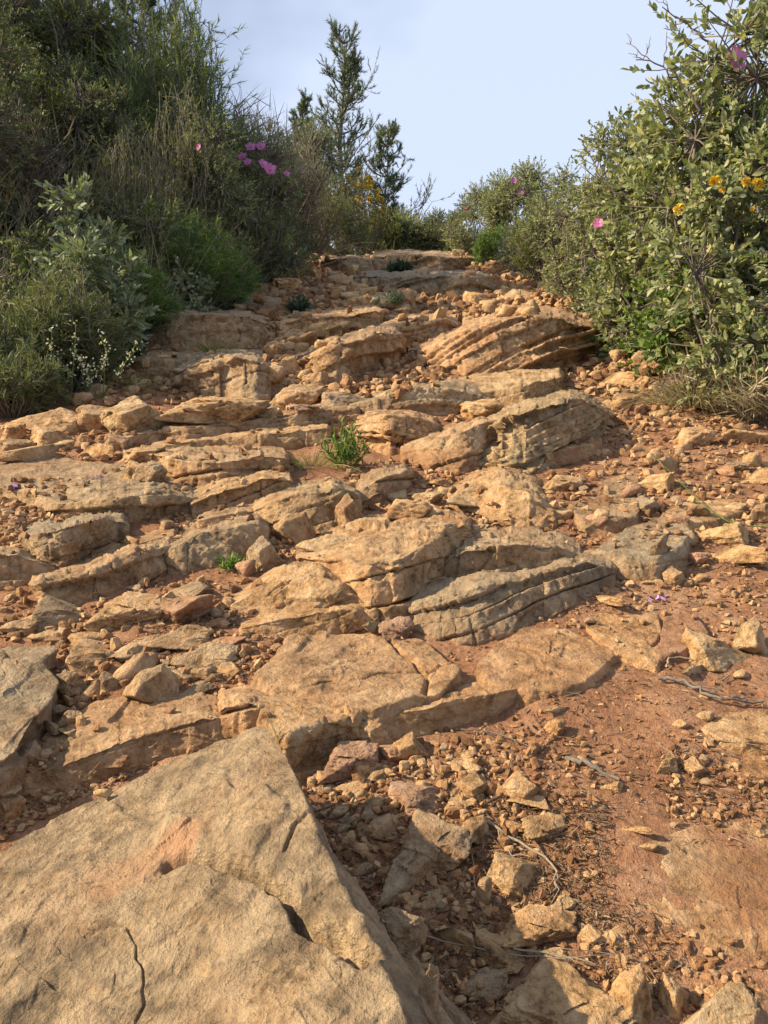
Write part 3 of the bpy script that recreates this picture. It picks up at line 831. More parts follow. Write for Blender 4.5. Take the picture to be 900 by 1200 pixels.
n_stones = 0
def stone(cx, cy, wpx, hpx, label, mat='t', group=None, v=None, rot=None, tilt=None, sink=.10, hi=None):
    global n_stones
    rs = np.random.RandomState(int(cx * 13 + cy * 7) % 100003)
    P = surf_px(cx, min(cy + hpx * .42, 1320))
    if P is None: return None
    dep = P[1] / math.cos(PITCH)
    W = wpx / F * dep
    rr = P - CAM; th = math.atan2(-rr[2], rr[1])            # how steeply the camera looks down on it
    D = W * rs.uniform(.72, .95)
    H = (hpx / F * dep - D * max(0, math.sin(th + .15)) * .75) / max(.4, math.cos(th))
    H = float(np.clip(H, .32 * W, 1.25 * W if hpx < wpx * 1.3 else 1.9 * W))
    if v is None: v = rs.randint(0, 22)
    sub = 6 if wpx > 60 else (5 if wpx > 22 else 3)
    if hi: sub = hi
    me = stone_mesh(v, sub, mat)
    y = P[1] + D * .38; x = P[0] * (y / P[1]) ** .5
    zs = surf_down(x, y)
    zz = P[2] if zs is None else (P[2] * .6 + min(zs, P[2] + H * .5) * .4)
    o = link('stone', me, None, (x, y, zz + H * (.5 - sink)))
    o.scale = (W * 1.24, D * 1.2, H * 1.25)
    o.rotation_euler = ((tilt if tilt is not None else rs.uniform(-.12, .12)), rs.uniform(-.12, .12), rot if rot is not None else rs.uniform(-.35, .35))
    tag(o, label, 'stone', group)
    n_stones += 1
    return o

S = stone
S(253,480,98,38,'long tan stone with a scooped front lying on the stepped ledge', v=3)
S(160,487,70,46,'pale wedge shaped stone left of the long scooped stone', v=8)
S(60,495,66,34,'flat tan stone capping the rounded stones at the left', v=5)
S(108,492,52,32,'brown stone between the pale wedge and the flat capping stone', 'm')
S(65,512,48,26,'rounded tan stone under the flat capping stone','t')
S(16,508,30,24,'small pale rounded stone at the left edge')
S(14,528,40,26,'tilted brown stone near the left edge','m')
S(105,531,40,24,'oval tan stone in front of the rounded stones', v=1)
S(72,523,22,16,'small orange stone wedged between rounded stones')
S(162,552,32,22,'squarish stone block propped on the flat ledge','t',v=4)
S(176,552,30,24,'upright slice of stone leaning on the square block','m')
S(197,550,20,16,'small tan stone right of the square block')
S(165,537,50,15,'thin flat stone above the square block','m')
S(40,534,60,16,'long flat brown stone behind the left ledge','m')
S(136,521,26,18,'reddish stone right of the oval tan stone','r')
S(146,634,32,19,'lone rounded stone lying below the broad flat ledge','t',v=1)
S(193,615,18,14,'small greenish stone above the smooth grey wedge','g')
S(342,620,42,42,'pale upright wedge stone leaning on the humped block', v=9)
S(378,637,50,16,'flat pale stone beside the upright wedge stone', v=5)
S(411,600,30,44,'tall split stone right of the humped block','m')
S(311,650,36,44,'grey leaning stone right of the grass sprig','g',v=8)
S(309,628,16,12,'small orange stone above the grey leaning stone')
S(288,667,22,22,'rusty stone chip right below the grass sprig','r')
S(478,596,48,28,'tan stone at the front of the pale stone pile', v=2)
S(496,598,34,18,'pale stone right of the pile front stone')
S(465,581,22,15,'small stone at the left end of the pale stone pile')
S(500,583,34,16,'flat stone at the back of the pale stone pile')
S(542,586,54,20,'long pale slab stone at the right of the pile', v=5)
S(524,577,20,14,'small pale stone behind the long slab stone')
S(514,566,26,12,'highest stone of the pale stone pile')
S(568,478,44,24,'bright tan stone resting behind the big slanting ledge', v=7)
S(404,466,54,24,'squarish brown block above the long rough ledge','g',v=4)
S(348,465,56,30,'brown stone with an orange face left of the square block','m')
S(361,480,36,15,'dull red flat stone below the orange faced stone','r')
S(315,484,26,15,'orange stone at the left of the dull red stone')
S(372,445,26,18,'small brown stone in the gully of pale stones','m')
S(336,432,26,28,'upright pale stone in the gully', v=9)
S(325,409,26,18,'rounded tan stone at the top of the gully')
S(352,401,34,16,'pale stone at the gully head')
S(345,418,24,14,'flat pale stone in the gully')
S(322,440,20,18,'tan stone at the gully bottom')
S(358,441,18,16,'orange chip beside the gully bottom')
S(357,323,30,13,'flat tan stone on the far left edge of the path')
S(338,331,28,14,'orange stone in front of the far flat one','t')
S(386,356,26,12,'tan stone beside the blue green cushion plant')
S(410,346,20,10,'small stone behind the cushion plant')
S(567,352,40,20,'bright angular slab stone on the upper right of the path', v=4)
S(575,334,42,18,'tilted brown slab stone with a dark cleft in the upper path','m',v=8)
S(582,312,24,12,'orange stone at the foot of the far right bush')
S(606,346,36,12,'flat tan stone at the upper right path edge', v=5)
S(462,353,28,24,'weathered boulder holding a small plant in the upper path','g')
S(478,346,16,13,'small grey stone beside the plant boulder','g')
S(502,424,24,14,'bright stone in the dark hollow of the steep ledge')
S(537,297,14,8,'tiny stone on the skyline of the path')
S(495,318,14,10,'small bright stone below the crest ledge')
S(550,322,14,9,'small tan stone at the end of the dark fronted ledge')
# left rubble
S(70,722,66,38,'grey tan block at the left end of the rubble','g',v=4)
S(20,735,44,26,'low brown stone at the left edge of the rubble','m')
S(35,727,20,17,'small stone behind the low brown stone')
S(153,712,74,46,'large tan stone with a hollowed front in the rubble', v=3)
S(116,732,36,32,'pale wedge stone between the block and the hollowed stone', v=9)
S(60,747,42,18,'pale flat stone in front of the grey tan block')
S(96,750,46,24,'brown stone in front of the pale wedge stone','m')
S(212,718,68,44,'rough reddish brown stone right of the hollowed stone','r')
S(222,695,42,18,'flat grey stone leaning behind the reddish brown one','g')
S(210,749,64,24,'flat tan slab stone below the reddish brown one', v=5)
S(112,775,68,34,'dark brown block in the middle of the rubble','m',v=4)
S(155,761,52,26,'brown stone behind the twin upright stones','m')
S(155,783,42,38,'rounded half of the twin upright stones','m')
S(174,801,52,52,'big wedge stone standing on the rock shelf', 'm', v=9)
S(180,771,20,18,'small pale stone on top of the twin upright stones')
S(211,792,26,18,'small brown rounded stone right of the wedge stone','m')
S(229,806,34,20,'grey brown block right of the wedge stone','g')
S(238,788,30,18,'tan stone above the grey brown block','m')
S(266,787,28,19,'tan block at the right of the rubble')
S(249,796,18,14,'pale chip between two brown blocks')
S(242,773,62,15,'long thin slab stone in the rubble','m',v=5)
S(270,753,32,18,'pinkish stone at the right end of the rubble','r')
S(252,731,20,13,'small rust stone by the tilted bed','r')
S(85,799,34,34,'rounded brown stone in the shaded rubble','m')
S(106,811,26,24,'smaller brown stone beside the rounded one','m')
S(72,815,28,20,'oval dark stone next to the grey lichened slab','m',v=1)
S(130,800,26,22,'brown stone left of the big wedge stone','m')
S(66,828,24,14,'flat dark stone under the oval one','g')
S(52,854,34,26,'rounded grey stone at the edge of the rock shelf','g',v=1)
S(81,842,24,22,'small rough stone in the shelf rubble','m')
S(75,858,24,14,'pale stone below the rough one')
S(34,886,36,34,'split grey stone on the low end of the shelf','g')
S(52,885,16,16,'chip beside the split grey stone','m')
S(34,931,22,18,'tan stone in the gravel left of the boulder')
S(10,928,26,18,'flat pale stone in the gravel at the left edge')
S(55,938,13,11,'white quartz like chip in the gravel')
S(8,952,34,36,'brown stone cut by the left edge above the boulder','m')
S(118,929,18,12,'pale chip touching the boulder back edge')
S(198,834,13,11,'single reddish pebble on the rock shelf','r')
S(250,881,40,24,'rounded stone peeping over the back of the boulder')
S(132,893,32,14,'thin slice of stone tilted against the shelf','m',v=5)
S(152,898,18,12,'tan chip in the gravel strip')
S(178,888,18,12,'orange chip in the gravel strip')
S(438,736,24,22,'small brown block at the foot of the split','m')
S(466,733,38,28,'rust coloured stone in the split of the ledges','r',v=7)
# foreground rubble right of the boulder
S(420,848,28,36,'pale upright block catching the sun above the rubble', v=4)
S(440,861,40,36,'speckled brown stone behind the pale upright block','m')
S(360,862,26,20,'small tan stone near the boulder tip')
S(359,884,52,32,'red brown stone next to the boulder tip','r')
S(407,890,64,48,'large pinkish stone right of the boulder tip','r',v=3)
S(430,898,34,34,'brown stone tucked behind the large pinkish one','m')
S(456,885,46,22,'flat red stone right of the pinkish stone','r')
S(482,878,38,36,'grey tan angular stone beside the flat red one','t',v=8)
S(386,899,16,13,'small red pebble in front of the pinkish stone','r')
S(415,923,34,15,'flat shaded stone below the pinkish stone','m',v=5)
S(443,910,24,17,'shaded stone right of the flat one','g')
S(376,910,28,15,'thin shaded stone beside the boulder face','g')
S(380,926,22,12,'dark flat chip against the boulder face','g')
S(498,935,72,40,'large rust brown block at the centre of the rubble','r',v=4)
S(543,928,40,32,'round topped tan stone right of the rust brown block')
S(560,922,38,34,'tan slab stone leaning behind the round topped one','t',v=8)
S(546,900,36,17,'pale flat stone above the rust brown block')
S(540,943,24,14,'pale chip in front of the round topped stone')
S(442,944,26,24,'small grey cube like stone in the shade','g')
S(432,957,18,20,'flat grey chip by the cube like stone','g')
S(447,973,38,36,'triangular shaded stone above the big grey one','m',v=9)
S(423,978,24,22,'shaded brown stone left of the triangular one','m')
S(396,953,22,18,'shaded stone against the boulder','g')
S(412,963,32,14,'long shaded stone slanting to the boulder','g')
S(400,970,18,14,'whitish shaded pebble beside the boulder','g')
S(407,987,16,22,'narrow shaded stone standing by the boulder','m')
S(425,1022,20,18,'shaded pebble near the boulder edge','m')
S(508,988,82,64,'biggest grey brown stone of the shaded rubble','g',v=2)
S(478,1030,70,72,'dark brown stone joined under the biggest grey one','m',v=6)
S(557,976,38,40,'bright tan wedge stone in full sun', v=9)
S(591,968,32,24,'rounded pale stone right of the bright wedge', v=1)
S(640,972,44,36,'smooth pale stone pointing down to the right', v=7)
S(616,925,44,40,'bright pointed stone on the red earth', v=8)
S(618,946,40,16,'flat stone under the bright pointed one')
S(628,968,30,18,'stone behind the smooth pale one','m')
S(524,1101,52,44,'smooth brown stone in the shaded hollow','m',v=1)
S(502,1056,30,22,'shaded stone under the dark brown one','m')
S(525,1042,24,16,'shaded pebble right of the dark brown one','g')
S(519,1062,14,16,'tiny shaded pebble under the dark brown stone','g')
S(580,1029,24,26,'shaded tan stone left of the large lit one','m')
S(566,1048,20,44,'narrow upright shaded stone','m')
S(455,1078,70,54,'long flat stone leaning on the boulder foot','g',v=5,rot=-.8)
S(500,1146,26,76,'long narrow stone lying beside the boulder foot','g',v=5,rot=.1)
S(565,1156,52,40,'grey stone with white streaks near the bottom','g')
S(612,1026,56,52,'large lit stone with a dark left side', v=4)
S(655,1071,36,30,'squarish tan stone left of the dry leaves')
S(632,1088,80,46,'upper half of the pale split stone', v=3)
S(598,1112,68,50,'pale front half of the split stone', v=4)
S(697,1098,32,24,'tan stone right of the split stone')
S(718,1096,34,16,'pale stone among the dry leaves')
S(652,1131,34,16,'flat orange stone behind the round boulder')
S(664,1190,142,96,'round topped tan boulder at the bottom edge', 't', v=2)
S(742,1176,58,74,'ridged tan stone right of the round topped boulder', 't', v=9)
S(796,1170,34,46,'narrow upright tan stone at the bottom', 't', v=4)
S(830,1204,116,60,'broad pale stone cut by the bottom edge', 't', v=5)
S(885,1182,50,38,'reddish stone in the bottom right corner', 'r')
S(789,1131,15,18,'small tan stone under the shelf lip')
S(838,1165,20,16,'small stone at the foot of the shelf')
S(830,1180,18,14,'pebble wedged at the foot of the shelf','m')
S(739,974,32,19,'pale stone alone on the trodden earth', v=1)
S(760,992,20,13,'smaller pale stone beside the lone one')
# right hand side
S(704,705,40,19,'pale oval stone beside the layered ledge', v=1)
S(844,763,66,50,'large tan block under the dry twigs on the right', v=4)
S(883,749,38,48,'upright tan block right of the large one', v=9)
S(812,788,34,20,'flat tan stone in front of the large tan block')
S(870,791,20,14,'small tan stone under the upright block')
S(650,853,24,22,'pale lumpy stone on the red earth')
S(652,834,28,15,'broken pale chips stone above the lumpy one')
S(800,849,18,12,'pale pebble left of the buff slab')
S(826,840,22,16,'tan stone touching the buff slab')
S(780,893,28,26,'half buried pale stone in the red earth')
S(818,901,30,24,'angular pale stone right of the half buried one', v=8)
S(718,921,24,12,'low pale stone beside the grey root')
S(686,891,16,11,'small pale stone on the bare earth')
S(856,651,54,34,'smooth tan stone beside the green sprig', v=1)
S(890,600,34,24,'tan stone at the right edge above the sprig')
S(767,533,18,17,'small pointed stone below the dry tuft')
S(886,561,28,24,'rounded tan stone at the right edge', v=1)
S(884,540,22,20,'tan stone above the rounded one at the right edge')
S(812,514,46,26,'tan slab stone in front of the dry tuft')
S(872,513,40,20,'tan stone in front of the dry twigs')
S(862,548,30,14,'flat grey stone among the debris','g')
S(785,547,24,24,'tan stone above the pair of flat stones')
S(770,566,34,24,'flat tan stone between two slabs')
S(850,625,60,28,'broad tan stone behind the smooth one')
S(792,676,28,24,'orange tan stone on the red earth')
S(770,683,12,9,'tiny pale stone near the violet petals')
S(760,683,16,8,'white pebble above the violet petals')
S(836,708,16,12,'pale pebble on the right earth')
S(690,726,14,9,'small stone on the back edge of the wide slab')
S(718,446,38,18,'bright tan stone left of the dry tuft')
S(745,448,28,18,'tan stone nearer the dry tuft')
S(730,472,34,20,'tan stone below the bright one')
S(760,425,30,20,'tan stone under the leafy climber')
S(742,410,30,16,'flat tan stone at the bank foot')
S(700,610,22,16,'small stone in front of the notched slab','r')
S(660,566,40,20,'flat tan stone left of the notched slab')
S(760,592,34,22,'grey tan stone right of the notched slab','g')
S(775,640,24,30,'grey splinter stone on the tilted slab','g')
S(815,655,30,18,'rusty stone left of the smooth one','r')

# the rest of the countable stones, in small families
def family(n, region, wr, label, mats, group, seed):
    rs = np.random.RandomState(seed)
    x0, y0, x1, y1 = region
    k = 0
    for _ in range(n * 4):
        if k >= n or n_stones >= 298: break
        cx, cy = rs.uniform(x0, x1), rs.uniform(y0, y1)
        wp = rs.uniform(*wr)
        if stone(cx, cy, wp, wp * rs.uniform(.5, .85), label, mats[rs.randint(len(mats))], group): k += 1
family(16, (330,385,420,430), (10, 20), 'small pale stone spilled in the gully between the two layered ledges', 'tt', 'pale stones in the gully', 1)
family(16, (560,340,640,368), (10, 20), 'small tan stone on the upper right of the path below the bushes', 'ttm', 'tan stones on the upper right', 2)
family(12, (375,316,460,345), (10, 18), 'small tan stone on the upper left of the path', 'ttm', 'tan stones on the upper left', 3)
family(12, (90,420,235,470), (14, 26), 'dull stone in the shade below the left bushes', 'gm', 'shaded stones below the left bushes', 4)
family(16, (690,400,790,500), (12, 24), 'small tan stone on the debris slope beside the dry tuft', 'ttr', 'tan stones beside the dry tuft', 5)
family(12, (640,545,890,690), (12, 22), 'small tan stone scattered round the right hand slabs', 'ttr', 'stones round the right slabs', 6)
family(12, (190,735,300,800), (10, 18), 'small stone filling the right half of the left rubble', 'tmr', 'small stones in the left rubble', 7)

# ------------------------------------------------------------------ gravel, crumbs and litter (nobody could count these)
def ground_points(n, region, seed, ground_only=False, on_rock=.13):
    """random spots seen inside a region of the photograph, dropped onto whatever surface is there"""
    rs = np.random.RandomState(seed)
    out = []
    while len(out) < n:
        px, py = rs.uniform(region[0], region[2]), rs.uniform(region[1], region[3])
        P = surf_px(px, py)
        if P is None or P[1] > 12: continue
        if LAST[0] >= NGROUND and (rs.uniform() > on_rock or abs(LAST[1]) < .6): continue
        if ground_only and P[2] - float(G(P[0], P[1])) > ground_only: continue
        out.append(P)
    return np.array(out)

def batch_rocks(P, size, seed, flat=.6):
    V0, F0 = ICO[2] if False else (None, None)
    rs = np.random.RandomState(seed)
    protos = [stone_shape(900 + k, 2, k=5, sharp=60, rough=.02) for k in range(7)]
    Vs, Fs, off = [], [], 0
    pick = rs.randint(0, 7, len(P))
    for k in range(7):
        idx = np.where(pick == k)[0]
        if not len(idx): continue
        V, Fc = protos[k]
        a = rs.uniform(0, 6.28, len(idx)); ca, sa = np.cos(a), np.sin(a)
        sx = size[idx] * rs.uniform(.8, 1.2, len(idx)); sy = size[idx] * rs.uniform(.6, 1, len(idx)); sz = size[idx] * rs.uniform(.4, .85, len(idx)) * flat / .6
        X = V[None, :, 0] * sx[:, None]; Y = V[None, :, 1] * sy[:, None]; Z = V[None, :, 2] * sz[:, None]
        tl = rs.uniform(-.35, .35, len(idx))[:, None]
        X, Z = X * np.cos(tl) - Z * np.sin(tl), X * np.sin(tl) + Z * np.cos(tl)
        W = np.stack([X * ca[:, None] - Y * sa[:, None] + P[idx, 0:1], X * sa[:, None] + Y * ca[:, None] + P[idx, 1:2], Z + P[idx, 2:3] + (sz * .28)[:, None]], -1)
        Vs.append(W.reshape(-1, 3))
        Fs.append((Fc[None] + (np.arange(len(idx)) * len(V))[:, None, None] + off).reshape(-1, 3))
        off += W.shape[0] * W.shape[1]
    return np.concatenate(Vs), np.concatenate(Fs)

def gravel_material():
    m, nt, b = mat_new('gravel')
    geo = nt.nodes.new('ShaderNodeNewGeometry')
    c = ramp(nt, geo.outputs['Random Per Island'], [(0, (.15, .078, .036)), (.3, (.27, .14, .066)), (.6, (.37, .215, .10)), (.85, (.47, .31, .16)), (1, (.27, .19, .12))])
    c = mix(nt, .7, c, ramp(nt, noise(nt, geo.outputs['Position'], 140, 4, .7), [(.3, (.6, .58, .55)), (.7, (1.35, 1.3, 1.25))]), 'MULTIPLY')
    nt.links.new(c, b.inputs['Base Color'])
    bp = N(nt, 'ShaderNodeBump', Strength=.7, Distance=.004)
    nt.links.new(noise(nt, geo.outputs['Position'], 260, 4, .7), bp.inputs['Height'])
    nt.links.new(bp.outputs[0], b.inputs['Normal'])
    return m
M_GRAVEL = gravel_material()

GR = [  # region, count, size range in photo pixels
    ((0, 895, 300, 985), 700, (3, 11)), ((330, 880, 560, 1200), 1900, (4, 15)), ((540, 860, 700, 1200), 1300, (4, 14)),
    ((620, 640, 900, 760), 700, (3, 10)), ((600, 800, 900, 960), 260, (3, 9)), ((780, 860, 900, 960), 180, (4, 13)), ((600, 960, 900, 1100), 200, (2, 6)),
    ((160, 680, 330, 820), 900, (3, 12)), ((0, 700, 130, 900), 500, (4, 12)), ((0, 560, 100, 660), 700, (4, 15)),
    ((190, 560, 330, 640), 350, (3, 11)), ((400, 540, 600, 625), 600, (3, 12)), ((300, 600, 420, 660), 250, (3, 10)), ((640, 480, 900, 640), 1500, (3, 13)),
    ((640, 380, 900, 500), 1400, (3, 14)), ((0, 440, 330, 545), 700, (3, 12)), ((300, 370, 560, 520), 1100, (3, 13)), ((520, 330, 700, 400), 1100, (3, 15)),
    ((300, 298, 620, 345), 1200, (2, 9)), ((260, 330, 520, 400), 1100, (2, 13)), ((60, 350, 340, 460), 1100, (3, 14)), ((400, 690, 760, 830), 260, (2, 7)), ((0, 400, 900, 1200), 1500, (2, 5)),
    ((690, 1090, 900, 1200), 420, (4, 15)), ((430, 850, 640, 960), 500, (4, 12)),
]
pts, szs = [], []
for k, (reg, n, sr) in enumerate(GR):
    n = int(n * .5)
    p = ground_points(n, reg, 40 + k, ground_only=.016 if reg[1] > 640 else .035)
    rs = np.random.RandomState(400 + k)
    s = sr[0] + (sr[1] - sr[0]) * rs.power(.55, n)
    pts.append(p); szs.append(s / F * p[:, 1] * 1.05)
pts, szs = np.concatenate(pts), np.concatenate(szs)
V, Fc = batch_rocks(pts, szs, 5)
o = link('gravel', mesh_from('gravel', V, Fc, M_GRAVEL, smooth=False))
tag(o, 'loose angular gravel and crumbs of tan limestone strewn over the red earth', 'gravel', kind='stuff')

RB = [((300, 335, 520, 470), 380, (7, 17)), ((500, 325, 700, 375), 280, (7, 17)), ((310, 298, 600, 340), 260, (4, 11)), ((90, 400, 340, 560), 240, (7, 15)), ((640, 380, 890, 520), 260, (6, 15)),
      ((640, 520, 900, 700), 150, (6, 15)), ((190, 560, 430, 660), 60, (6, 14)), ((0, 680, 330, 900), 210, (8, 19)), ((330, 870, 640, 1200), 330, (8, 21)), ((630, 1080, 860, 1200), 60, (8, 16)), ((0, 560, 110, 660), 60, (7, 15)), ((780, 860, 900, 980), 50, (7, 15))]
pts, szs = [], []
for k, (reg, n, sr) in enumerate(RB):
    p = ground_points(n, reg, 240 + k, ground_only=.05 if reg[1] > 540 else .09, on_rock=.22 if reg[1] > 540 else .45)
    rs = np.random.RandomState(700 + k)
    pts.append(p); szs.append((sr[0] + (sr[1] - sr[0]) * rs.power(.8, n)) / F * p[:, 1] * .95)
V, Fc = batch_rocks(np.concatenate(pts), np.concatenate(szs), 15, .7)
o = link('rubble', mesh_from('rubble', V, Fc, M_GRAVEL, smooth=False))
tag(o, 'fist sized and smaller angular rubble filling the gaps between the ledges', 'rubble', kind='stuff')

# ------------------------------------------------------------------ plants: shared builders
LEAF_V = np.array([[0, 0, 0], [.30, .42, .06], [.32, 0, -.05], [.30, -.42, .06], [.70, .40, .07], [.72, 0, -.02], [.70, -.40, .07], [1, 0, -.06]])
LEAF_F4 = np.array([[2, 5, 4, 1], [2, 3, 6, 5]]); LEAF_F3 = np.array([[0, 2, 1], [0, 3, 2], [5, 7, 4], [5, 6, 7]])

def unit(a):
    return a / (np.linalg.norm(a, axis=-1, keepdims=True) + 1e-9)

def frames(d, rs, upish=None):
    d = unit(d)
    r = rs.normal(size=d.shape) if upish is None else upish + rs.normal(size=d.shape) * .35
    s = unit(np.cross(r, d)); n = np.cross(d, s)
    return d, s, n

class Leaves:
    """many small leaves gathered into one mesh"""
    def __init__(self): self.V, self.F3, self.F4, self.n = [], [], [], 0
    def add(self, pos, d, length, width, rs, upish=None, curl=None):
        if len(pos) == 0: return
        d, s, n = frames(d, rs, upish)
        T = LEAF_V
        L = np.broadcast_to(np.asarray(length, float), (len(pos),)); W = np.broadcast_to(np.asarray(width, float), (len(pos),))
        z = T[:, 2][None, :] * np.ones((len(pos), 1))
        cu = rs.uniform(-.25, .45, len(pos)) if curl is None else np.full(len(pos), curl)
        z = z - cu[:, None] * (T[:, 0] ** 2)[None] * .55
        P = pos[:, None] + d[:, None] * (T[:, 0][None] * L[:, None])[..., None] + s[:, None] * (T[:, 1][None] * W[:, None])[..., None] + n[:, None] * (z * L[:, None])[..., None]
        off = self.n + np.arange(len(pos)) * 8
        self.V.append(P.reshape(-1, 3)); self.F4.append((LEAF_F4[None] + off[:, None, None]).reshape(-1, 4)); self.F3.append((LEAF_F3[None] + off[:, None, None]).reshape(-1, 3))
        self.n += len(pos) * 8
    def blades(self, pos, d, length, width, rs, seg=4, droop=.5, side=None):
        """thin curved strips: grass, needles, stalks"""
        if len(pos) == 0: return
        n = len(pos)
        L = np.broadcast_to(np.asarray(length, float), (n,)); W = np.broadcast_to(np.asarray(width, float), (n,)); dr = np.broadcast_to(np.asarray(droop, float), (n,))
        d = unit(d); s = unit(np.cross(d, rs.normal(size=d.shape)))
        hz = d.copy(); hz[:, 2] = 0; hz = unit(hz + rs.normal(size=hz.shape) * .15 * np.array([1, 1, 0]))
        u = np.linspace(0, 1, seg + 1)
        ctr = pos[:, None] + d[:, None] * (u[None] * L[:, None])[..., None] + (hz * .45 + np.array([0, 0, -.75]))[:, None] * ((u ** 2)[None] * (L * dr)[:, None])[..., None]
        wd = W[:, None] * (1 - u[None] ** 2 * .85) * .5
        A = ctr + s[:, None] * wd[..., None]; B = ctr - s[:, None] * wd[..., None]
        P = np.stack([A, B], 2).reshape(n, -1, 3)
        k = np.arange(seg) * 2
        f = np.stack([k, k + 1, k + 3, k + 2], -1)
        off = self.n + np.arange(n) * (2 * (seg + 1))
        self.V.append(P.reshape(-1, 3)); self.F4.append((f[None] + off[:, None, None]).reshape(-1, 4)); self.n += n * 2 * (seg + 1)
    def mesh(self, name, mat):
        fs = []
        if self.F4: fs.append(np.concatenate(self.F4))
        if self.F3: fs.append(np.concatenate(self.F3))
        return mesh_from(name, np.concatenate(self.V), fs, mat, smooth=True)

class Tubes:
    def __init__(self): self.V, self.F, self.n = [], [], 0
    def add(self, pts, r0, r1, sides=5):
        """pts (m, k, 3) polylines; radii taper r0 to r1"""
        m, k, _ = pts.shape
        r0 = np.broadcast_to(np.asarray(r0, float), (m,)); r1 = np.broadcast_to(np.asarray(r1, float), (m,))
        t = unit(np.gradient(pts, axis=1))
        ref = np.where(np.abs(t[..., 2:3]) > .9, np.array([1., 0, 0]), np.array([0, 0, 1.]))
        s = unit(np.cross(t, ref)); n = np.cross(t, s)
        rad = r0[:, None] + (r1 - r0)[:, None] * np.linspace(0, 1, k)[None]
        a = np.arange(sides) / sides * 2 * np.pi
        P = pts[:, :, None] + rad[:, :, None, None] * (s[:, :, None] * np.cos(a)[None, None, :, None] + n[:, :, None] * np.sin(a)[None, None, :, None])
        q = np.arange(k - 1)[:, None] * sides; c = np.arange(sides)[None]
        f = np.stack([q + c, q + (c + 1) % sides, q + sides + (c + 1) % sides, q + sides + c], -1).reshape(-1, 4)
        off = self.n + np.arange(m) * k * sides
        self.V.append(P.reshape(-1, 3)); self.F.append((f[None] + off[:, None, None]).reshape(-1, 4)); self.n += m * k * sides
    def mesh(self, name, mat):
        return mesh_from(name, np.concatenate(self.V), np.concatenate(self.F), mat)

def curves(a, b, bow, rs, k=6, wob=.03):
    """bowed polylines from a to b"""
    u = np.linspace(0, 1, k)[None, :, None]
    L = np.linalg.norm(b - a, axis=1)[:, None, None]
    mid = bow[:, None] * (4 * u * (1 - u))
    return a[:, None] + (b - a)[:, None] * u + mid * L + rs.normal(size=(len(a), k, 3)) * wob * L * (np.sin(np.pi * u))

def crown_points(n, rs, H, W, lumps, hollow=.45, base_h=.12, shape='round'):
    """twig tips gathered in uneven clumps"""
    lumps = int(lumps * 1.7); az = rs.uniform(0, 2 * np.pi, lumps); el = np.arcsin(rs.uniform(-.85, 1, lumps))
    rr = rs.uniform(.55, .88, lumps)
    c = np.stack([np.cos(az) * np.cos(el) * rr * W / 2, np.sin(az) * np.cos(el) * rr * W / 2, H * (.47 + .43 * np.sin(el) * rr / .7)], -1)
    c[:, 2] = np.minimum(c[:, 2], H * .93)
    lr = rs.uniform(.15, .30, lumps) * (W + H) / 2
    k = rs.randint(0, lumps, n)
    v = unit(rs.normal(size=(n, 3)))
    P = c[k] + v * (lr[k] * rs.uniform(hollow, 1.05, n) ** .6)[:, None]
    P[:, 2] = np.maximum(P[:, 2], .03 * H)
    return P, c, k

def pxpoint(px, y, py):
    """the point at distance y seen at that photo pixel"""
    d = ray([px], [py])[0]
    return CAM + d * (y / d[1])

def spot(px, py_top, y, wpx):
    """base point, height and width of a plant that stands at distance y"""
    top = pxpoint(px, y, py_top)
    z = float(G(top[0], y))
    return np.array([top[0], y, z - .02]), max(.08, top[2] - z), wpx / F * y

def flower(parent, pos, size, face, rs, label=None):
    """five crumpled petals round a yellow heart"""
    f = unit(np.array(face, float)[None])[0]
    s = unit(np.cross(f, [0.1, .2, 1])[None])[0]; n = np.cross(s, f)
    V, Q = [], []
    m = 5
    for k in range(5):
        a = k / 5 * 2 * np.pi + rs.uniform(-.15, .15)
        for i in range(m):
            for j in range(m):
                u, v = i / (m - 1), j / (m - 1) * 2 - 1
                w_ = math.sin(math.pi * min(1, .12 + u * .80)) ** .6 * .62
                r = size / 2 * (.08 + .95 * u * (1 - .12 * v * v)); t = v * w_
                x, y = r * math.cos(a) - size / 2 * t * u ** .5 * math.sin(a), r * math.sin(a) + size / 2 * t * u ** .5 * math.cos(a)
                z = size * (.16 * u + .05 * rs.uniform(-1, 1) * u + .05 * math.sin(v * 5 + k) * u)
                V.append(s * x + n * y + f * z)
        o0 = k * m * m
        for i in range(m - 1):
            for j in range(m - 1):
                q = o0 + i * m + j
                Q.append([q, q + 1, q + m + 1, q + m])
    fo = link('flower', mesh_from('flower', V, np.array(Q), L_PINK), parent, pos)
    lv = Leaves()
    nn = 22
    dd = unit(f[None] + rs.normal(size=(nn, 3)) * .55)
    lv.blades(np.zeros((nn, 3)) + f * size * .02, dd, size * .16, size * .045, rs, seg=1, droop=0)
    link('stamens', lv.mesh('stamens', L_YELLOW), fo)
    return fo

def yellow_head(parent, pos, size, rs):
    """a round head of small yellow pea flowers"""
    lv = Leaves()
    d = unit(rs.normal(size=(14, 3)) + np.array([0, -.2, .3]))
    for k in range(3):
        lv.add(d * size * .12, unit(d + rs.normal(size=d.shape) * .35), size * .45, size * .34, rs, curl=.5)
    return link('flower_head', lv.mesh('flower_head', L_YELLOW), parent, pos)

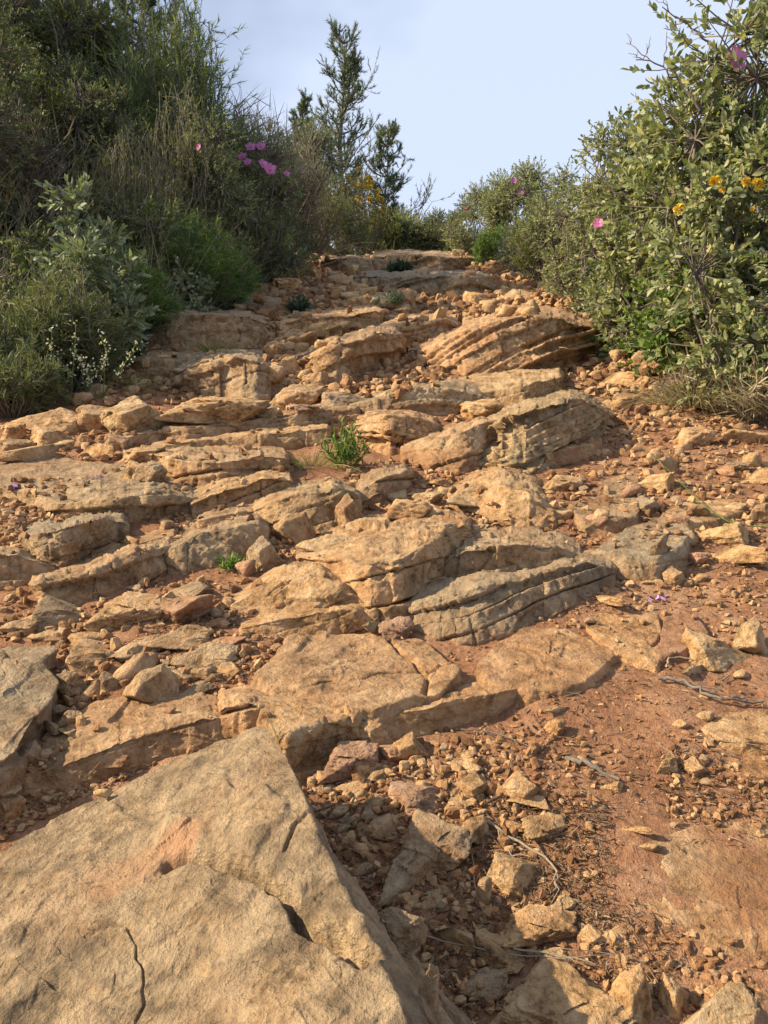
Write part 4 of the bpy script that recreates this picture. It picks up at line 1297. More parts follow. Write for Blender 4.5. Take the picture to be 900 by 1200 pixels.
def leafy(px, top, y, wpx, label, leafmat, leaf=(.032, .012), dens=1.0, bark=B_GREY, lumps=13, name='shrub', cat='shrub', group=None, stiff=.6, flowers=(), yellows=(), per=8,
          seed=None, hollow=.4, litterless=True, depth=1.0, spread=(.55, 1.0)):
    base_, H, W = spot(px, top, y, wpx)
    rs = np.random.RandomState(seed if seed is not None else int(px * 3 + top * 7 + y * 11) % 99991)
    t = thing(name, label, cat, tuple(base_), group)
    ntw = int(np.clip(dens * 1500 * (W * H) / (leaf[0] * 22) / (.9 if per > 6 else .6), 90, 3000))
    P, c, k = crown_points(ntw, rs, H, W, lumps, hollow)
    P[:, 1] *= depth; c[:, 1] *= depth
    st = Tubes()
    ns = len(c)
    roots = np.zeros((ns, 3)); roots[:, :2] = rs.normal(size=(ns, 2)) * .04 * W
    bow = unit(np.concatenate([c[:, :2], np.zeros((ns, 1))], 1)) * .10 - np.array([0, 0, .02])
    st.add(curves(roots, c, bow, rs, 7, .025), .003 + .004 * H, .002 + .001 * H, 5)
    k2 = rs.permutation(ntw)[:int(ntw * .8)]
    a = c[k[k2]] + (P[k2] - c[k[k2]]) * .0
    st.add(curves(a, P[k2], rs.normal(size=(len(k2), 3)) * .08, rs, 4, .03), .0022 + .001 * H, .0010, 3)
    link('stems', st.mesh('stems', bark), t)
    out = unit(P - c[k] + np.array([0, 0, .25]) * np.linalg.norm(P - c[k], axis=1)[:, None] + rs.normal(size=P.shape) * .02)
    lv = Leaves()
    for q in range(per):
        f = q / max(1, per - 1)
        ang = rs.normal(size=P.shape)
        side = unit(np.cross(out, ang))
        d = unit(out * (spread[0] + (spread[1] - spread[0]) * f) + side * (.85 - .5 * f))
        pos = P - out * (leaf[0] * 1.6 * (1 - f))[..., None] if False else P - out * (leaf[0] * 1.6 * (1 - f))
        ln = leaf[0] * rs.uniform(.38, 1.2, len(P)) * (1 - .35 * f)
        lv.add(pos, d, ln, leaf[1] * rs.uniform(.8, 1.2, len(P)) * (1 - .2 * f), rs, upish=out)
    link('foliage', lv.mesh('foliage', leafmat), t)
    for (fx, fy, fp) in flowers:
        # on the side of the crown that faces the path
        yy = y - W * .5 * depth * .98
        p = pxpoint(fx, yy, fy)
        flower(t, tuple(p - base_), fp / F * yy * .88, (rs.uniform(-.8, .8), -1, rs.uniform(.1, .7)), rs)
    for (fx, fy, fp) in yellows:
        yy = y - W * .5 * depth * .95
        p = pxpoint(fx, yy, fy)
        yellow_head(t, tuple(p - base_), fp / F * yy * .72, rs)
    return t

def needly(px, top, y, wpx, label, mat, name='shrub', cat='shrub', needle=(.03, .0035), n_stem=60, up=.8, per=26, bark=B_GREY, group=None, droop=.1, seed=None, blunt=.35):
    """upright shrubs whose many stems carry short thin leaves (rosemary, heath, broom)"""
    base_, H, W = spot(px, top, y, wpx)
    rs = np.random.RandomState(seed if seed is not None else int(px * 5 + top * 3 + y * 17) % 99991)
    t = thing(name, label, cat, tuple(base_), group)
    n = n_stem
    a = rs.uniform(0, 2 * np.pi, n); r = rs.uniform(0, 1, n) ** .6
    roots = np.stack([np.cos(a) * r * W * .14, np.sin(a) * r * W * .14, np.zeros(n)], -1)
    hh = H * (1 - blunt * r ** 2) * rs.uniform(.6, 1.03, n)
    tips = np.stack([np.cos(a) * r * W * .5, np.sin(a) * r * W * .5, hh], -1) + rs.normal(size=(n, 3)) * .03 * W
    bow = np.concatenate([unit(roots + 1e-6)[:, :2] * (.14 * (1 - up) + .06), np.zeros((n, 1))], 1)
    K = 9
    C = curves(roots, tips, bow, rs, K, .02)
    st = Tubes(); st.add(C, .002 + .0035 * H, .0012, 4)
    # side twigs
    m = n * 4
    i = rs.randint(0, n, m); j = rs.uniform(.35, .95, m) * (K - 1); j0 = j.astype(int); jf = j - j0
    A = C[i, j0] * (1 - jf)[:, None] + C[i, np.minimum(j0 + 1, K - 1)] * jf[:, None]
    tg = unit(C[i, np.minimum(j0 + 1, K - 1)] - C[i, j0 - 1])
    B = A + unit(tg * up * 1.4 + rs.normal(size=(m, 3)) * .6) * (H * rs.uniform(.08, .22, m))[:, None]
    C2 = curves(A, B, rs.normal(size=(m, 3)) * .05, rs, 5, .02)
    st.add(C2, .0018, .0009, 3)
    link('stems', st.mesh('stems', bark), t)
    lv = Leaves()
    for CC, cnt, lo in ((C, per, .3), (C2, per // 2, .1)):
        q = CC.shape[0]; KK = CC.shape[1]
        f = rs.uniform(lo, 1.0, (q, cnt)) * (KK - 1.001); f0 = f.astype(int); ff = (f - f0)[..., None]
        ii = np.arange(q)[:, None]
        Pn = CC[ii, f0] * (1 - ff) + CC[ii, f0 + 1] * ff
        tg = unit(CC[ii, f0 + 1] - CC[ii, f0])
        d = unit(tg * (.5 + up) + rs.normal(size=tg.shape) * .55)
        Pn, d = Pn.reshape(-1, 3), d.reshape(-1, 3)
        lv.blades(Pn, d, needle[0] * rs.uniform(.6, 1.3, len(Pn)), needle[1], rs, seg=2, droop=droop)
    link('foliage', lv.mesh('foliage', mat), t)
    return t

def twiggy(px, top, y, wpx, label, mat=L_SCRUB, name='dry_shrub', cat='dry shrub', group=None, n=70, seed=None):
    """bare, dense brown brush"""
    base_, H, W = spot(px, top, y, wpx)
    rs = np.random.RandomState(seed if seed is not None else int(px + top * 3 + y * 7) % 99991)
    t = thing(name, label, cat, tuple(base_), group)
    a = rs.uniform(0, 2 * np.pi, n); r = rs.uniform(0, 1, n) ** .5
    tips = np.stack([np.cos(a) * r * W * .5, np.sin(a) * r * W * .5, H * rs.uniform(.5, 1.0, n) * (1 - .3 * r)], -1)
    C = curves(np.zeros((n, 3)), tips, rs.normal(size=(n, 3)) * .07, rs, 8, .03)
    st = Tubes(); st.add(C, .0025 + .002 * H, .0012, 4)
    link('stems', st.mesh('stems', B_GREY), t)
    m = n * 16
    i = rs.randint(0, n, m); j = rs.randint(2, 7, m)
    A = C[i, j] + (C[i, j + 1] - C[i, j]) * rs.uniform(0, 1, m)[:, None]
    lv = Leaves()
    d = unit(unit(C[i, j + 1] - C[i, j]) * .9 + rs.normal(size=(m, 3)) * .55)
    lv.blades(A, d, H * rs.uniform(.08, .28, m), .0018 + .0007 * y, rs, seg=3, droop=.05)
    link('twigs', lv.mesh('twigs', mat), t)
    return t

def tuft(px, py_base, y, wpx, hpx, label, mat, n=160, blade=.0035, name='grass_tuft', cat='grass tuft', group=None, droop=.6, lean=(0, 0), root=.12):
    P = surf_px(px, py_base) if y is None else None
    if P is None:
        P = pxpoint(px, y, py_base); P[2] = float(G(P[0], P[1]))
    yy = P[1]
    H, W = hpx / F * yy, wpx / F * yy
    rs = np.random.RandomState(int(px * 3 + py_base) % 9999)
    t = link(name, None)
    lv = Leaves()
    a = rs.uniform(0, 2 * np.pi, n); r = rs.uniform(0, 1, n) ** .7
    roots = np.stack([np.cos(a) * r * W * root, np.sin(a) * r * W * root, np.full(n, -.004)], -1)
    d = np.stack([np.cos(a) * r * W * .6 + lean[0] * W, np.sin(a) * r * W * .6 + lean[1] * W, H * rs.uniform(.7, 1.2, n)], -1)
    L = np.linalg.norm(d, axis=1) * rs.uniform(.55, 1.1, n)
    lv.blades(roots, d, L, blade * rs.uniform(.7, 1.3, n), rs, seg=5, droop=droop * r)
    bpy.data.objects.remove(t)
    o = link(name, lv.mesh(name, mat), None, tuple(P))
    return tag(o, label, cat, group)

def pine(px, top, y, wpx, label, name='pine_tree', base_h=None, whorls=13, seed=1, dens=1.0, lean=0.0, mat=L_PINE):
    base_, H, W = spot(px, top, y, wpx)
    rs = np.random.RandomState(seed)
    t = thing(name, label, 'pine tree', tuple(base_))
    K = 12
    u = np.linspace(0, 1, K)
    tr = np.stack([lean * W * np.sin(u * 2.2) + .02 * W * np.sin(u * 9), .02 * W * np.cos(u * 7), u * H], -1)
    tb = Tubes(); tb.add(tr[None], .012 + .014 * H, .004, 8)
    A, B = [], []
    for q in range(whorls):
        hq = .16 + .80 * q / (whorls - 1)
        nb = rs.randint(3, 6)
        rad = W / 2 * (1 - hq) ** .75 * 1.25 * (.72 + .28 * math.sin(q * 2.4 + seed))
        p = np.array([np.interp(hq, u, tr[:, k]) for k in range(3)])
        for b in range(nb):
            az = rs.uniform(0, 6.28)
            rr = max(.09 * W, rad * rs.uniform(.55, 1.1))
            A.append(p); B.append(p + np.array([math.cos(az) * rr, math.sin(az) * rr, rr * rs.uniform(.35, .95) + .02 * H]))
    A, B = np.array(A), np.array(B)
    bow = np.tile([0, 0, -.14], (len(A), 1))
    C = curves(A, B, bow, rs, 8, .02)
    tb.add(C, .004 + .004 * H, .0025, 4)
    m = int(len(A) * 13)
    i = rs.randint(0, len(A), m); j = rs.randint(1, 7, m)
    A2 = C[i, j] + (C[i, j + 1] - C[i, j]) * rs.uniform(0, 1, m)[:, None]
    L2 = np.linalg.norm(B - A, axis=1)[i] * rs.uniform(.12, .40, m)
    d2 = unit(unit(C[i, j + 1] - C[i, j]) + rs.normal(size=(m, 3)) * .75 + np.array([0, 0, .5]))
    C2 = curves(A2, A2 + d2 * np.maximum(L2, .04 * H)[:, None], np.tile([0, 0, -.08], (m, 1)), rs, 5, .02)
    tb.add(C2, .003, .0015, 3)
    link('trunk', tb.mesh('trunk', B_GREY), t)
    lv = Leaves()
    for CC, cnt in ((C, int(36 * dens)), (C2, int(34 * dens))):
        KK = CC.shape[1]
        f = rs.uniform(.35, 1, (CC.shape[0], cnt)) * (KK - 1.001); f0 = f.astype(int); ff = (f - f0)[..., None]; ii = np.arange(CC.shape[0])[:, None]
        P = CC[ii, f0] * (1 - ff) + CC[ii, f0 + 1] * ff
        tg = unit(CC[ii, f0 + 1] - CC[ii, f0])
        d = unit(tg * 1.1 + rs.normal(size=tg.shape) * .55 + np.array([0, 0, .2]))
        P, d = P.reshape(-1, 3), d.reshape(-1, 3)
        lv.blades(P, d, (.040 + .006 * H) * rs.uniform(.6, 1.2, len(P)), .0016 + .0005 * y, rs, seg=1, droop=0)
    link('crown', lv.mesh('crown', mat), t)
    return t

# ------------------------------------------------------------------ trees and shrubs, left bank
pine(401, 36, 13.5, 150, 'slender young pine standing alone against the sky', seed=4, whorls=20, dens=.85)
pine(438, 150, 14.0, 120, 'small pine with upturned twigs low on the skyline right of the slender one', seed=9, whorls=15, dens=1.0, lean=.12)
needly(190, -45, 5.6, 140, 'bushy tree like shrub with pale upright shoots at the top left', L_BROOM, n_stem=170, needle=(.055, .0055), per=44, up=.9, blunt=.5)
pine(165, -60, 6.4, 190, 'darker pine behind the shrub with pale upright shoots', seed=15, whorls=13, dens=1.2)
pine(80, -190, 6.8, 260, 'dark pine cut by the top picture edge at the far left', seed=21, whorls=14, dens=1.3)
pine(-10, -150, 5.4, 240, 'dark pine partly outside the left picture edge', seed=25, whorls=14, dens=1.2)
pine(352, 122, 11.5, 110, 'little pine top poking over the brown brush on the skyline', seed=33, whorls=14, dens=.8)
needly(25, 60, 4.8, 120, 'yellow green bush below the dark pine at the top left', L_OLIVE, n_stem=90, needle=(.035, .006))
leafy(95, 65, 5.2, 70, 'pale flowered shrub rising among the dark bushes at the upper left', L_CISTUS, leaf=(.024, .010), dens=.8)
leafy(60, 15, 6.0, 150, 'dense olive green shrub under the dark pines', L_CISTUS_DK, leaf=(.026, .012), dens=1.0)
leafy(120, 100, 4.9, 120, 'dark rounded shrub above the stone wall end', L_CISTUS_DK, leaf=(.026, .010), dens=1.0)
leafy(8, 120, 4.0, 150, 'dark tangled shrub behind the dry branches at the left edge', L_DARK, leaf=(.024, .009), dens=.9)
twiggy(22, 100, 3.9, 120, 'grey dry branching brush at the left edge above the wall', n=80)
needly(205, 90, 4.9, 120, 'grey green fine leaved bush below the shrub with pale shoots', L_OLIVE, n_stem=110, needle=(.022, .005))
needly(150, 140, 4.3, 130, 'olive brush behind the tall dry stalks', L_OLIVE, n_stem=110, needle=(.022, .004))
twiggy(262, 82, 6.8, 90, 'brown leafless brush on the skyline right of the shrub with pale shoots', n=110)
twiggy(305, 100, 7.4, 80, 'brown brush on the skyline in the middle of the bank', n=110)
twiggy(345, 135, 8.2, 70, 'lower brown brush on the skyline near the slender pine', n=90)
needly(235, 105, 6.2, 80, 'dark green sprigs rising behind the brown brush', L_DARK, n_stem=60, needle=(.03, .006))
needly(275, 115, 6.6, 70, 'dark heath bush between the two brown brush clumps', L_CISTUS_DK, n_stem=60, needle=(.03, .006))
leafy(243, 150, 5.0, 100, 'grey green shrub with one pink bloom left of the main flowers', L_CISTUS, leaf=(.030, .011), flowers=[(233, 173, 9)])
leafy(294, 158, 5.9, 122, 'wild rose like shrub carrying the cluster of pink flowers', L_CISTUS, leaf=(.030, .011), dens=.95,
      flowers=[(284, 184, 13), (294, 173, 14), (306, 172, 13), (290, 190, 11), (308, 193, 14), (317, 199, 16), (336, 204, 9), (253, 222, 9)])
leafy(376, 138, 10.2, 78, 'pale shrub full of small whitish blooms beside the slender pine', L_PALE, leaf=(.028, .011), dens=.9)
needly(363, 190, 9.0, 96, 'yellow green broom bush below the pale blooming shrub', L_OLIVE, n_stem=110, needle=(.035, .006))
t = needly(420, 196, 11.6, 74, 'broom bush topped with a mass of tiny yellow flowers', L_OLIVE, n_stem=120, needle=(.035, .007), blunt=.5)
base_, H, W = spot(420, 196, 11.6, 74)
rs = np.random.RandomState(5)
for q in range(90):
    a = rs.uniform(0, 6.28); rr = rs.uniform(0, 1) ** .5
    p = np.array([math.cos(a) * rr * W * .46, math.sin(a) * rr * W * .46, H * (1.0 - .42 * rr ** 2) * rs.uniform(.85, 1.0)])
    yellow_head(t, tuple(p), .075, rs)
leafy(338, 240, 7.5, 100, 'dark green shrub at the path edge under the yellow broom', L_CISTUS_DK, leaf=(.026, .010), dens=.9)
leafy(393, 235, 9.6, 76, 'dull green shrub at the bend of the left bank', L_CISTUS_DK, leaf=(.026, .010), dens=.8)
needly(438, 240, 14.0, 50, 'grey green heath bush at the end of the left bank', L_BLUE, n_stem=70, needle=(.03, .006))
leafy(286, 235, 5.6, 100, 'dark hollow shrub with bare lower stems beside the path', L_CISTUS_DK, leaf=(.028, .011), dens=.6)
leafy(466, 243, 14.5, 44, 'small grey bush on the skyline at the path crest', L_CISTUS, leaf=(.04, .018), dens=.8)
leafy(490, 256, 15.0, 50, 'low yellowish bush at the centre of the skyline', L_OLIVE, leaf=(.04, .018), dens=.9)
leafy(514, 254, 14.2, 40, 'dark low bush where the path disappears', L_DARK, leaf=(.04, .018), dens=1.0)
leafy(30, -40, 5.2, 150, 'dark leafy thicket at the very top left corner', L_CISTUS_DK, leaf=(.028, .013), dens=1.0, lumps=18)
leafy(105, -15, 5.6, 90, 'dark green shrub crown touching the top edge beside the pale shoots', L_OLIVE, leaf=(.028, .012), dens=1.0, lumps=14)
leafy(478, 246, 12.9, 62, 'grey green bush growing right behind the crest of the path', L_CISTUS, leaf=(.045, .018), dens=1.6, lumps=10)
leafy(449, 236, 12.4, 46, 'olive bush left of the one behind the crest', L_OLIVE, leaf=(.045, .018), dens=1.6, lumps=10)
leafy(512, 250, 12.8, 52, 'dull bush right of the one behind the crest', L_CISTUS_DK, leaf=(.045, .018), dens=1.6, lumps=10)
needly(12, 392, 2.36, 120, 'low dark fine leaved bush at the left edge nearest the stones', L_CISTUS_DK, n_stem=110, needle=(.028, .003), per=28, up=.5)
# lower left, close to the path
leafy(100, 216, 2.9, 112, 'sage like shrub with large pale leaves on the left bank', L_PALE, leaf=(.050, .017), dens=1.0, lumps=9, per=9)
leafy(36, 250, 3.0, 110, 'dull shrub left of the large leaved sage', L_CISTUS_DK, leaf=(.03, .011), dens=1.0)
needly(205, 236, 4.2, 150, 'wide bright green feathery bush at the foot of the left bank', L_GREEN, n_stem=150, needle=(.05, .0034), per=34, up=.6, droop=.3)
needly(130, 275, 3.4, 130, 'dark green feathery bush under the large leaved sage', L_GREEN, n_stem=130, needle=(.045, .003), per=30, up=.6, droop=.3)
needly(248, 268, 4.6, 90, 'rounded green bush touching the path on the left', L_GREEN, n_stem=110, needle=(.04, .0034), per=30, up=.5, droop=.3)
needly(58, 318, 2.9, 110, 'dark fine leaved bush at the left edge of the path', L_DARK, n_stem=120, needle=(.03, .0035), per=30, up=.5)
needly(12, 340, 2.55, 120, 'low dark bush in the lower left corner of the greenery', L_CISTUS_DK, n_stem=110, needle=(.03, .0032), per=30, up=.5)
leafy(215, 302, 3.9, 66, 'small plant with round pale leaves at the foot of the green bush', L_PALE, leaf=(.032, .017), dens=.8, lumps=7, per=7, name='plant', cat='plant')
leafy(52, 228, 3.5, 120, 'dark shrub in the shade behind the large leaved sage', L_DARK, leaf=(.03, .011), dens=.9)
leafy(160, 215, 4.0, 120, 'dark green shrub behind the feathery bush', L_CISTUS_DK, leaf=(.028, .011), dens=.9)

needly(78, 300, 2.66, 120, 'dark green fine leaved bush in front of the large leaved sage', L_CISTUS_DK, n_stem=130, needle=(.035, .003), per=32, up=.6, droop=.2)

leafy(-135, -70, 3.3, 270, 'tall dark shrub added to shade the far left ledges, mostly outside the left picture edge', L_CISTUS_DK, leaf=(.03, .012), dens=.8, lumps=16)  # added shrub, mostly out of view, blocks sun from the far left ledges
leafy(-70, -20, 4.3, 220, 'tall shrub added for its shade behind the one at the left picture edge', L_CISTUS_DK, leaf=(.03, .012), dens=.8, lumps=16)  # second added shrub, mostly out of view, widens that cast shade
leafy(742, 128, 4.0, 130, 'grey green shrub joining the large right shrubs to the lower row', L_CISTUS, leaf=(.034, .014), dens=.9, lumps=14)

# white flowered sprigs at the left edge
def sprig(px, py, y, hpx, label, k):
    P = pxpoint(px, y, py); P[2] = float(G(P[0], P[1]))
    rs = np.random.RandomState(k + 70)
    t = thing('flower_sprig', label, 'wildflower', tuple(P), 'white flowered sprigs at the left path edge')
    H = hpx / F * y
    tb = Tubes(); n = 5
    tips = np.stack([rs.normal(size=n) * .25 * H, rs.normal(size=n) * .15 * H, H * rs.uniform(.6, 1.05, n)], -1)
    C = curves(np.zeros((n, 3)), tips, rs.normal(size=(n, 3)) * .06, rs, 7, .02)
    tb.add(C, .0016, .0008, 4)
    link('stem', tb.mesh('stem', L_GREEN), t)
    lv = Leaves()
    for c in C:
        for q in range(3, 7):
            p = np.tile(c[q], (6, 1)) + rs.normal(size=(6, 3)) * .006
            lv.add(p, unit(rs.normal(size=(6, 3)) + [0, -.4, .4]), .0075, .007, rs)
    link('blossom', lv.mesh('blossom', L_WHITE), t)
sprig(78, 440, 2.45, 92, 'tallest white flowered sprig left of the shaded stones', 1)
sprig(100, 446, 2.5, 60, 'white flowered sprig between its taller and its denser neighbours', 2)
sprig(118, 452, 2.5, 78, 'dense white flowered sprig nearest the shaded ledge', 3)

# dry stone wall piece seen through the bushes
def dry_wall():
    rs = np.random.RandomState(3)
    c = pxpoint(58, 4.9, 145)
    zb = float(G(c[0], 4.9))
    t = thing('dry_stone_wall', 'piece of grey dry stone wall showing between the bushes at the left', 'wall', (c[0], 4.9, zb))
    Vs, Fs, off = [], [], 0
    H = c[2] + .12 - zb
    z = 0
    while z < H:
        h = rs.uniform(.016, .030)
        x = -.14 + rs.uniform(0, .04)
        while x < .12:
            w_ = rs.uniform(.04, .09)
            P, Fc = stone_shape(rs.randint(999), 3, 8, 30, .02)
            P = P * [w_, .10, h * 1.05] + [x + w_ / 2, rs.uniform(-.008, .008), z + h / 2]
            Vs.append(P); Fs.append(Fc + off); off += len(P)
            x += w_
        z += h
    link('stonework', mesh_from('stonework', np.concatenate(Vs), np.concatenate(Fs), M_ROCK_GREY), t)
dry_wall()

# tall dry grasses on the bank: beyond counting
def grass_field(name, label, regions, mat, blade, seed, droop=.35):
    rs = np.random.RandomState(seed)
    lv = Leaves()
    for (px0, px1, y0, y1, n, hlo, hhi) in regions:
        y = rs.uniform(y0, y1, n); x = rs.uniform((px0 - 450) / F, (px1 - 450) / F, n) * y
        if px1 < 450: keep = x < left_edge(y) + .02
        else: keep = x > right_edge(y) - .02
        x, y = x[keep], y[keep]
        m = len(x)
        # gather into tufts
        P = np.stack([x, y, G(x, y) - .01], -1)
        kk = 7
        P = np.repeat(P, kk, 0) + rs.normal(size=(m * kk, 3)) * [.018, .018, 0]
        d = rs.normal(size=(m * kk, 3)) * .28 + [.05, 0, 1]
        lv.blades(P, d, rs.uniform(hlo, hhi, m * kk), blade * rs.uniform(.7, 1.4, m * kk) * (.4 + .28 * P[:, 1]), rs, seg=5, droop=droop * rs.uniform(.2, 1.2, m * kk))
    o = link(name, lv.mesh(name, mat))
    tag(o, label, 'grass', kind='stuff')
grass_field('dry_grass', 'tall thin dry grass standing among the bushes of the left bank',
            [(60, 330, 3.3, 5.2, 190, .25, .62), (150, 300, 3.6, 5, 120, .4, .75), (-40, 120, 2.8, 4.5, 130, .2, .5), (330, 450, 5.5, 9, 90, .2, .45)], L_DRY, .0018, 5)
grass_field('green_grass', 'green grass filling the gaps under the bushes',
            [(-60, 340, 2.3, 6.0, 1100, .12, .36), (300, 460, 5, 10.5, 420, .10, .24), (540, 900, 2.6, 10.5, 800, .08, .20)], L_CISTUS_DK, .0026, 6)

# ------------------------------------------------------------------ right hand side
leafy(885, -80, 2.65, 215, 'large grey green shrub filling the right side, with a big pink flower near its top', L_CISTUS, leaf=(.042, .020), dens=.8, lumps=22, per=9,
      flowers=[(861, 70, 31)], depth=.7, hollow=.3)
leafy(790, 150, 3.15, 190, 'grey green shrub left of the largest one, reaching over the path', L_CISTUS, leaf=(.038, .018), dens=.95, lumps=17, per=9,
      flowers=[(701, 262, 14)], depth=.7)
leafy(885, 130, 2.35, 185, 'leafy shrub at the right edge with yellow flower heads', L_CISTUS, leaf=(.038, .018), dens=.85, lumps=14, per=8,
      yellows=[(838, 214, 20), (874, 213, 15), (888, 216, 21), (796, 245, 18), (882, 245, 9), (846, 222, 10)], depth=.7)
leafy(838, 285, 2.7, 200, 'bright green leafy climber hanging over the path edge on the right', L_GREEN, leaf=(.028, .021), dens=.8, lumps=16, per=7, depth=.7)
leafy(755, 258, 3.4, 120, 'green shrub between the climber and the dark drooping spurge', L_CISTUS, leaf=(.028, .011), dens=.9, per=8)
leafy(712, 300, 4.0, 66, 'spurge with long dark drooping leaves at the right path edge', L_BLUE, leaf=(.075, .009), dens=1.3, lumps=6, per=9, name='plant', cat='plant')
leafy(700, 180, 4.7, 120, 'dark twigged shrub top standing out against the sky on the right', L_CISTUS, leaf=(.028, .010), dens=.7, lumps=12)
needly(646, 225, 6.2, 96, 'fine leaved green bush in the middle of the right edge', L_OLIVE, n_stem=120, needle=(.04, .004), per=30)
leafy(664, 192, 6.0, 84, 'grey shrub behind the fine leaved bush', L_CISTUS, leaf=(.028, .010), dens=.9)
leafy(607, 188, 8.4, 76, 'tall rounded shrub with two pink flowers against the sky', L_CISTUS, leaf=(.032, .013), dens=1.1, flowers=[(602, 212, 9), (611, 226, 8)])
leafy(567, 220, 9.8, 84, 'wide grey green shrub left of the tall rounded one', L_CISTUS, leaf=(.032, .013), dens=1.1, flowers=[(544, 244, 6)])
leafy(536, 232, 11.5, 44, 'dark shrub at the left end of the right hand row', L_CISTUS_DK, leaf=(.034, .014), dens=1.1)
needly(580, 262, 7.9, 56, 'low bright green bush at the right edge of the upper path', L_GREEN, n_stem=100, needle=(.04, .006), per=30, up=.5)
leafy(612, 262, 7.2, 56, 'small sage coloured shrub beside the low bright green bush', L_PALE, leaf=(.028, .011), dens=.8)
needly(672, 285, 5.2, 70, 'yellowish dry green bush right of the upper path', L_DRY, n_stem=80, needle=(.04, .003), per=18)
twiggy(885, 405, 2.25, 130, 'tangle of dry twigs under the climber at the right edge', mat=L_DRY, n=80)
twiggy(810, 415, 2.4, 90, 'small dry brush under the leafy climber', mat=L_SCRUB, n=60)
tuft(808, 478, None, 130, 62, 'straw coloured grass tuft drooping at the foot of the right bushes', L_DRY, n=520, blade=.0016, droop=1.1, lean=(-.12, -.1), root=.3)
tuft(858, 478, None, 90, 52, 'thin dry grass tuft right of the straw coloured one', L_DRY, n=260, blade=.0014, droop=.9, root=.3)
tuft(662, 330, None, 50, 34, 'dry yellowish tuft at the upper right path edge', L_DRY, n=220, blade=.003, droop=.8, root=.3)

# small plants on the path
def path_plant(px, py, wpx, hpx, label, mat, leaf, n, name='plant', cat='plant', up=.7):
    P = surf_px(px, py)
    rs = np.random.RandomState(int(px * 7 + py))
    W, H = wpx / F * P[1], hpx / F * P[1]
    lv = Leaves()
    a = rs.uniform(0, 6.28, n); r = rs.uniform(0, 1, n) ** .6
    stem_tip = np.stack([np.cos(a) * r * W * .5, np.sin(a) * r * W * .4, H * (1 - .5 * r ** 2) * rs.uniform(.4, 1, n)], -1)
    for q in range(7):
        f = q / 6
        p = stem_tip * (.35 + .65 * f)
        d = unit(unit(stem_tip) * up + rs.normal(size=p.shape) * .6 + [0, 0, .2])
        lv.add(p, d, leaf[0] * rs.uniform(.6, 1.1, n), leaf[1], rs)
    o = link(name, lv.mesh(name, mat), None, tuple(P - [0, 0, .004]))
    return tag(o, label, cat)
path_plant(405, 551, 62, 66, 'bright green feathery plant growing on the stepped ledge in the path', L_GREEN, (.022, .0045), 60)
tuft(365, 545, None, 80, 26, 'straggly olive grass left of the bright feathery plant', L_OLIVE, n=150, blade=.0012, droop=1.0, root=.4)
tuft(340, 548, None, 50, 24, 'dead brown grass clump left of the straggly olive grass', L_SCRUB, n=140, blade=.0012, droop=1.0, root=.4)
path_plant(271, 668, 36, 24, 'small green sprig growing below the smooth grey wedge', L_GREEN, (.013, .003), 26)
path_plant(154, 418, 34, 18, 'blue green cushion plant in the shade on the left ledge', L_BLUE, (.022, .006), 60)
path_plant(352, 366, 34, 20, 'blue green cushion plant beside the upper left path', L_BLUE, (.035, .009), 60)
path_plant(468, 318, 32, 9, 'dark cushion plant just below the crest of the path', L_BLUE, (.06, .015), 60)
path_plant(446, 366, 18, 18, 'grey leaved cushion left of the plant boulder', L_PALE, (.03, .010), 36)
path_plant(462, 358, 26, 18, 'grey green plant sitting on the boulder in the upper path', L_PALE, (.03, .010), 46)
tuft(253, 413, None, 40, 22, 'yellow green tuft at the foot of the lichened ledge', L_OLIVE, n=120, blade=.0022, droop=.7, root=.35)
tuft(166, 458, None, 50, 34, 'thin green grass tuft among the shaded stones', L_OLIVE, n=110, blade=.0014, droop=.6, root=.35)
tuft(376, 296, None, 60, 30, 'yellow green grass tuft at the foot of the bushes on the upper left', L_DRY, n=160, blade=.006, droop=.7, root=.35)
tuft(328, 867, None, 34, 46, 'three dry grass blades beside the boulder tip', L_DRY, n=3, blade=.0016, droop=.2, lean=(-.35, 0))

# dead twigs sticking out of the right bushes against the sky
def dead_branch(a, b, y, label, rad, seed, n=7):
    rs = np.random.RandomState(seed)
    A, B = pxpoint(a[0], y, a[1]), pxpoint(b[0], y, b[1])
    t = link('dead_branch', None); bpy.data.objects.remove(t)
    tb = Tubes()
    C = curves(np.zeros((1, 3)), (B - A)[None], rs.normal(size=(1, 3)) * .06, rs, 12, .03)
    tb.add(C, rad, rad * .4, 6)
    L = np.linalg.norm(B - A)
    for q in range(n):
        k = rs.randint(2, 11)
        p = C[0, k]; d = unit((unit((B - A)[None])[0] + rs.normal(size=3) * .7)[None])[0]
        C2 = curves(p[None], (p + d * L * rs.uniform(.15, .4))[None], rs.normal(size=(1, 3)) * .08, rs, 7, .04)
        tb.add(C2, rad * .5, rad * .22, 5)
        for z in range(2):
            p2 = C2[0, rs.randint(2, 6)]
            d2 = unit((d + rs.normal(size=3) * .7)[None])[0]
            tb.add(curves(p2[None], (p2 + d2 * L * rs.uniform(.06, .16))[None], rs.normal(size=(1, 3)) * .08, rs, 5, .04), rad * .28, rad * .15, 4)
    o = link('dead_branch', tb.mesh('dead_branch', B_GREY), None, tuple(A))
    return tag(o, label, 'dead branch')
dead_branch((838, 60), (776, 8), 1.95, 'bare grey twigs against the sky at the top of the right shrub', .0028, 3)
dead_branch((820, 130), (745, 70), 2.0, 'bare forked branch reaching left over the sky', .003, 5)
dead_branch((740, 235), (682, 165), 2.6, 'thin dead twigs rising left of the large shrub', .003, 8)

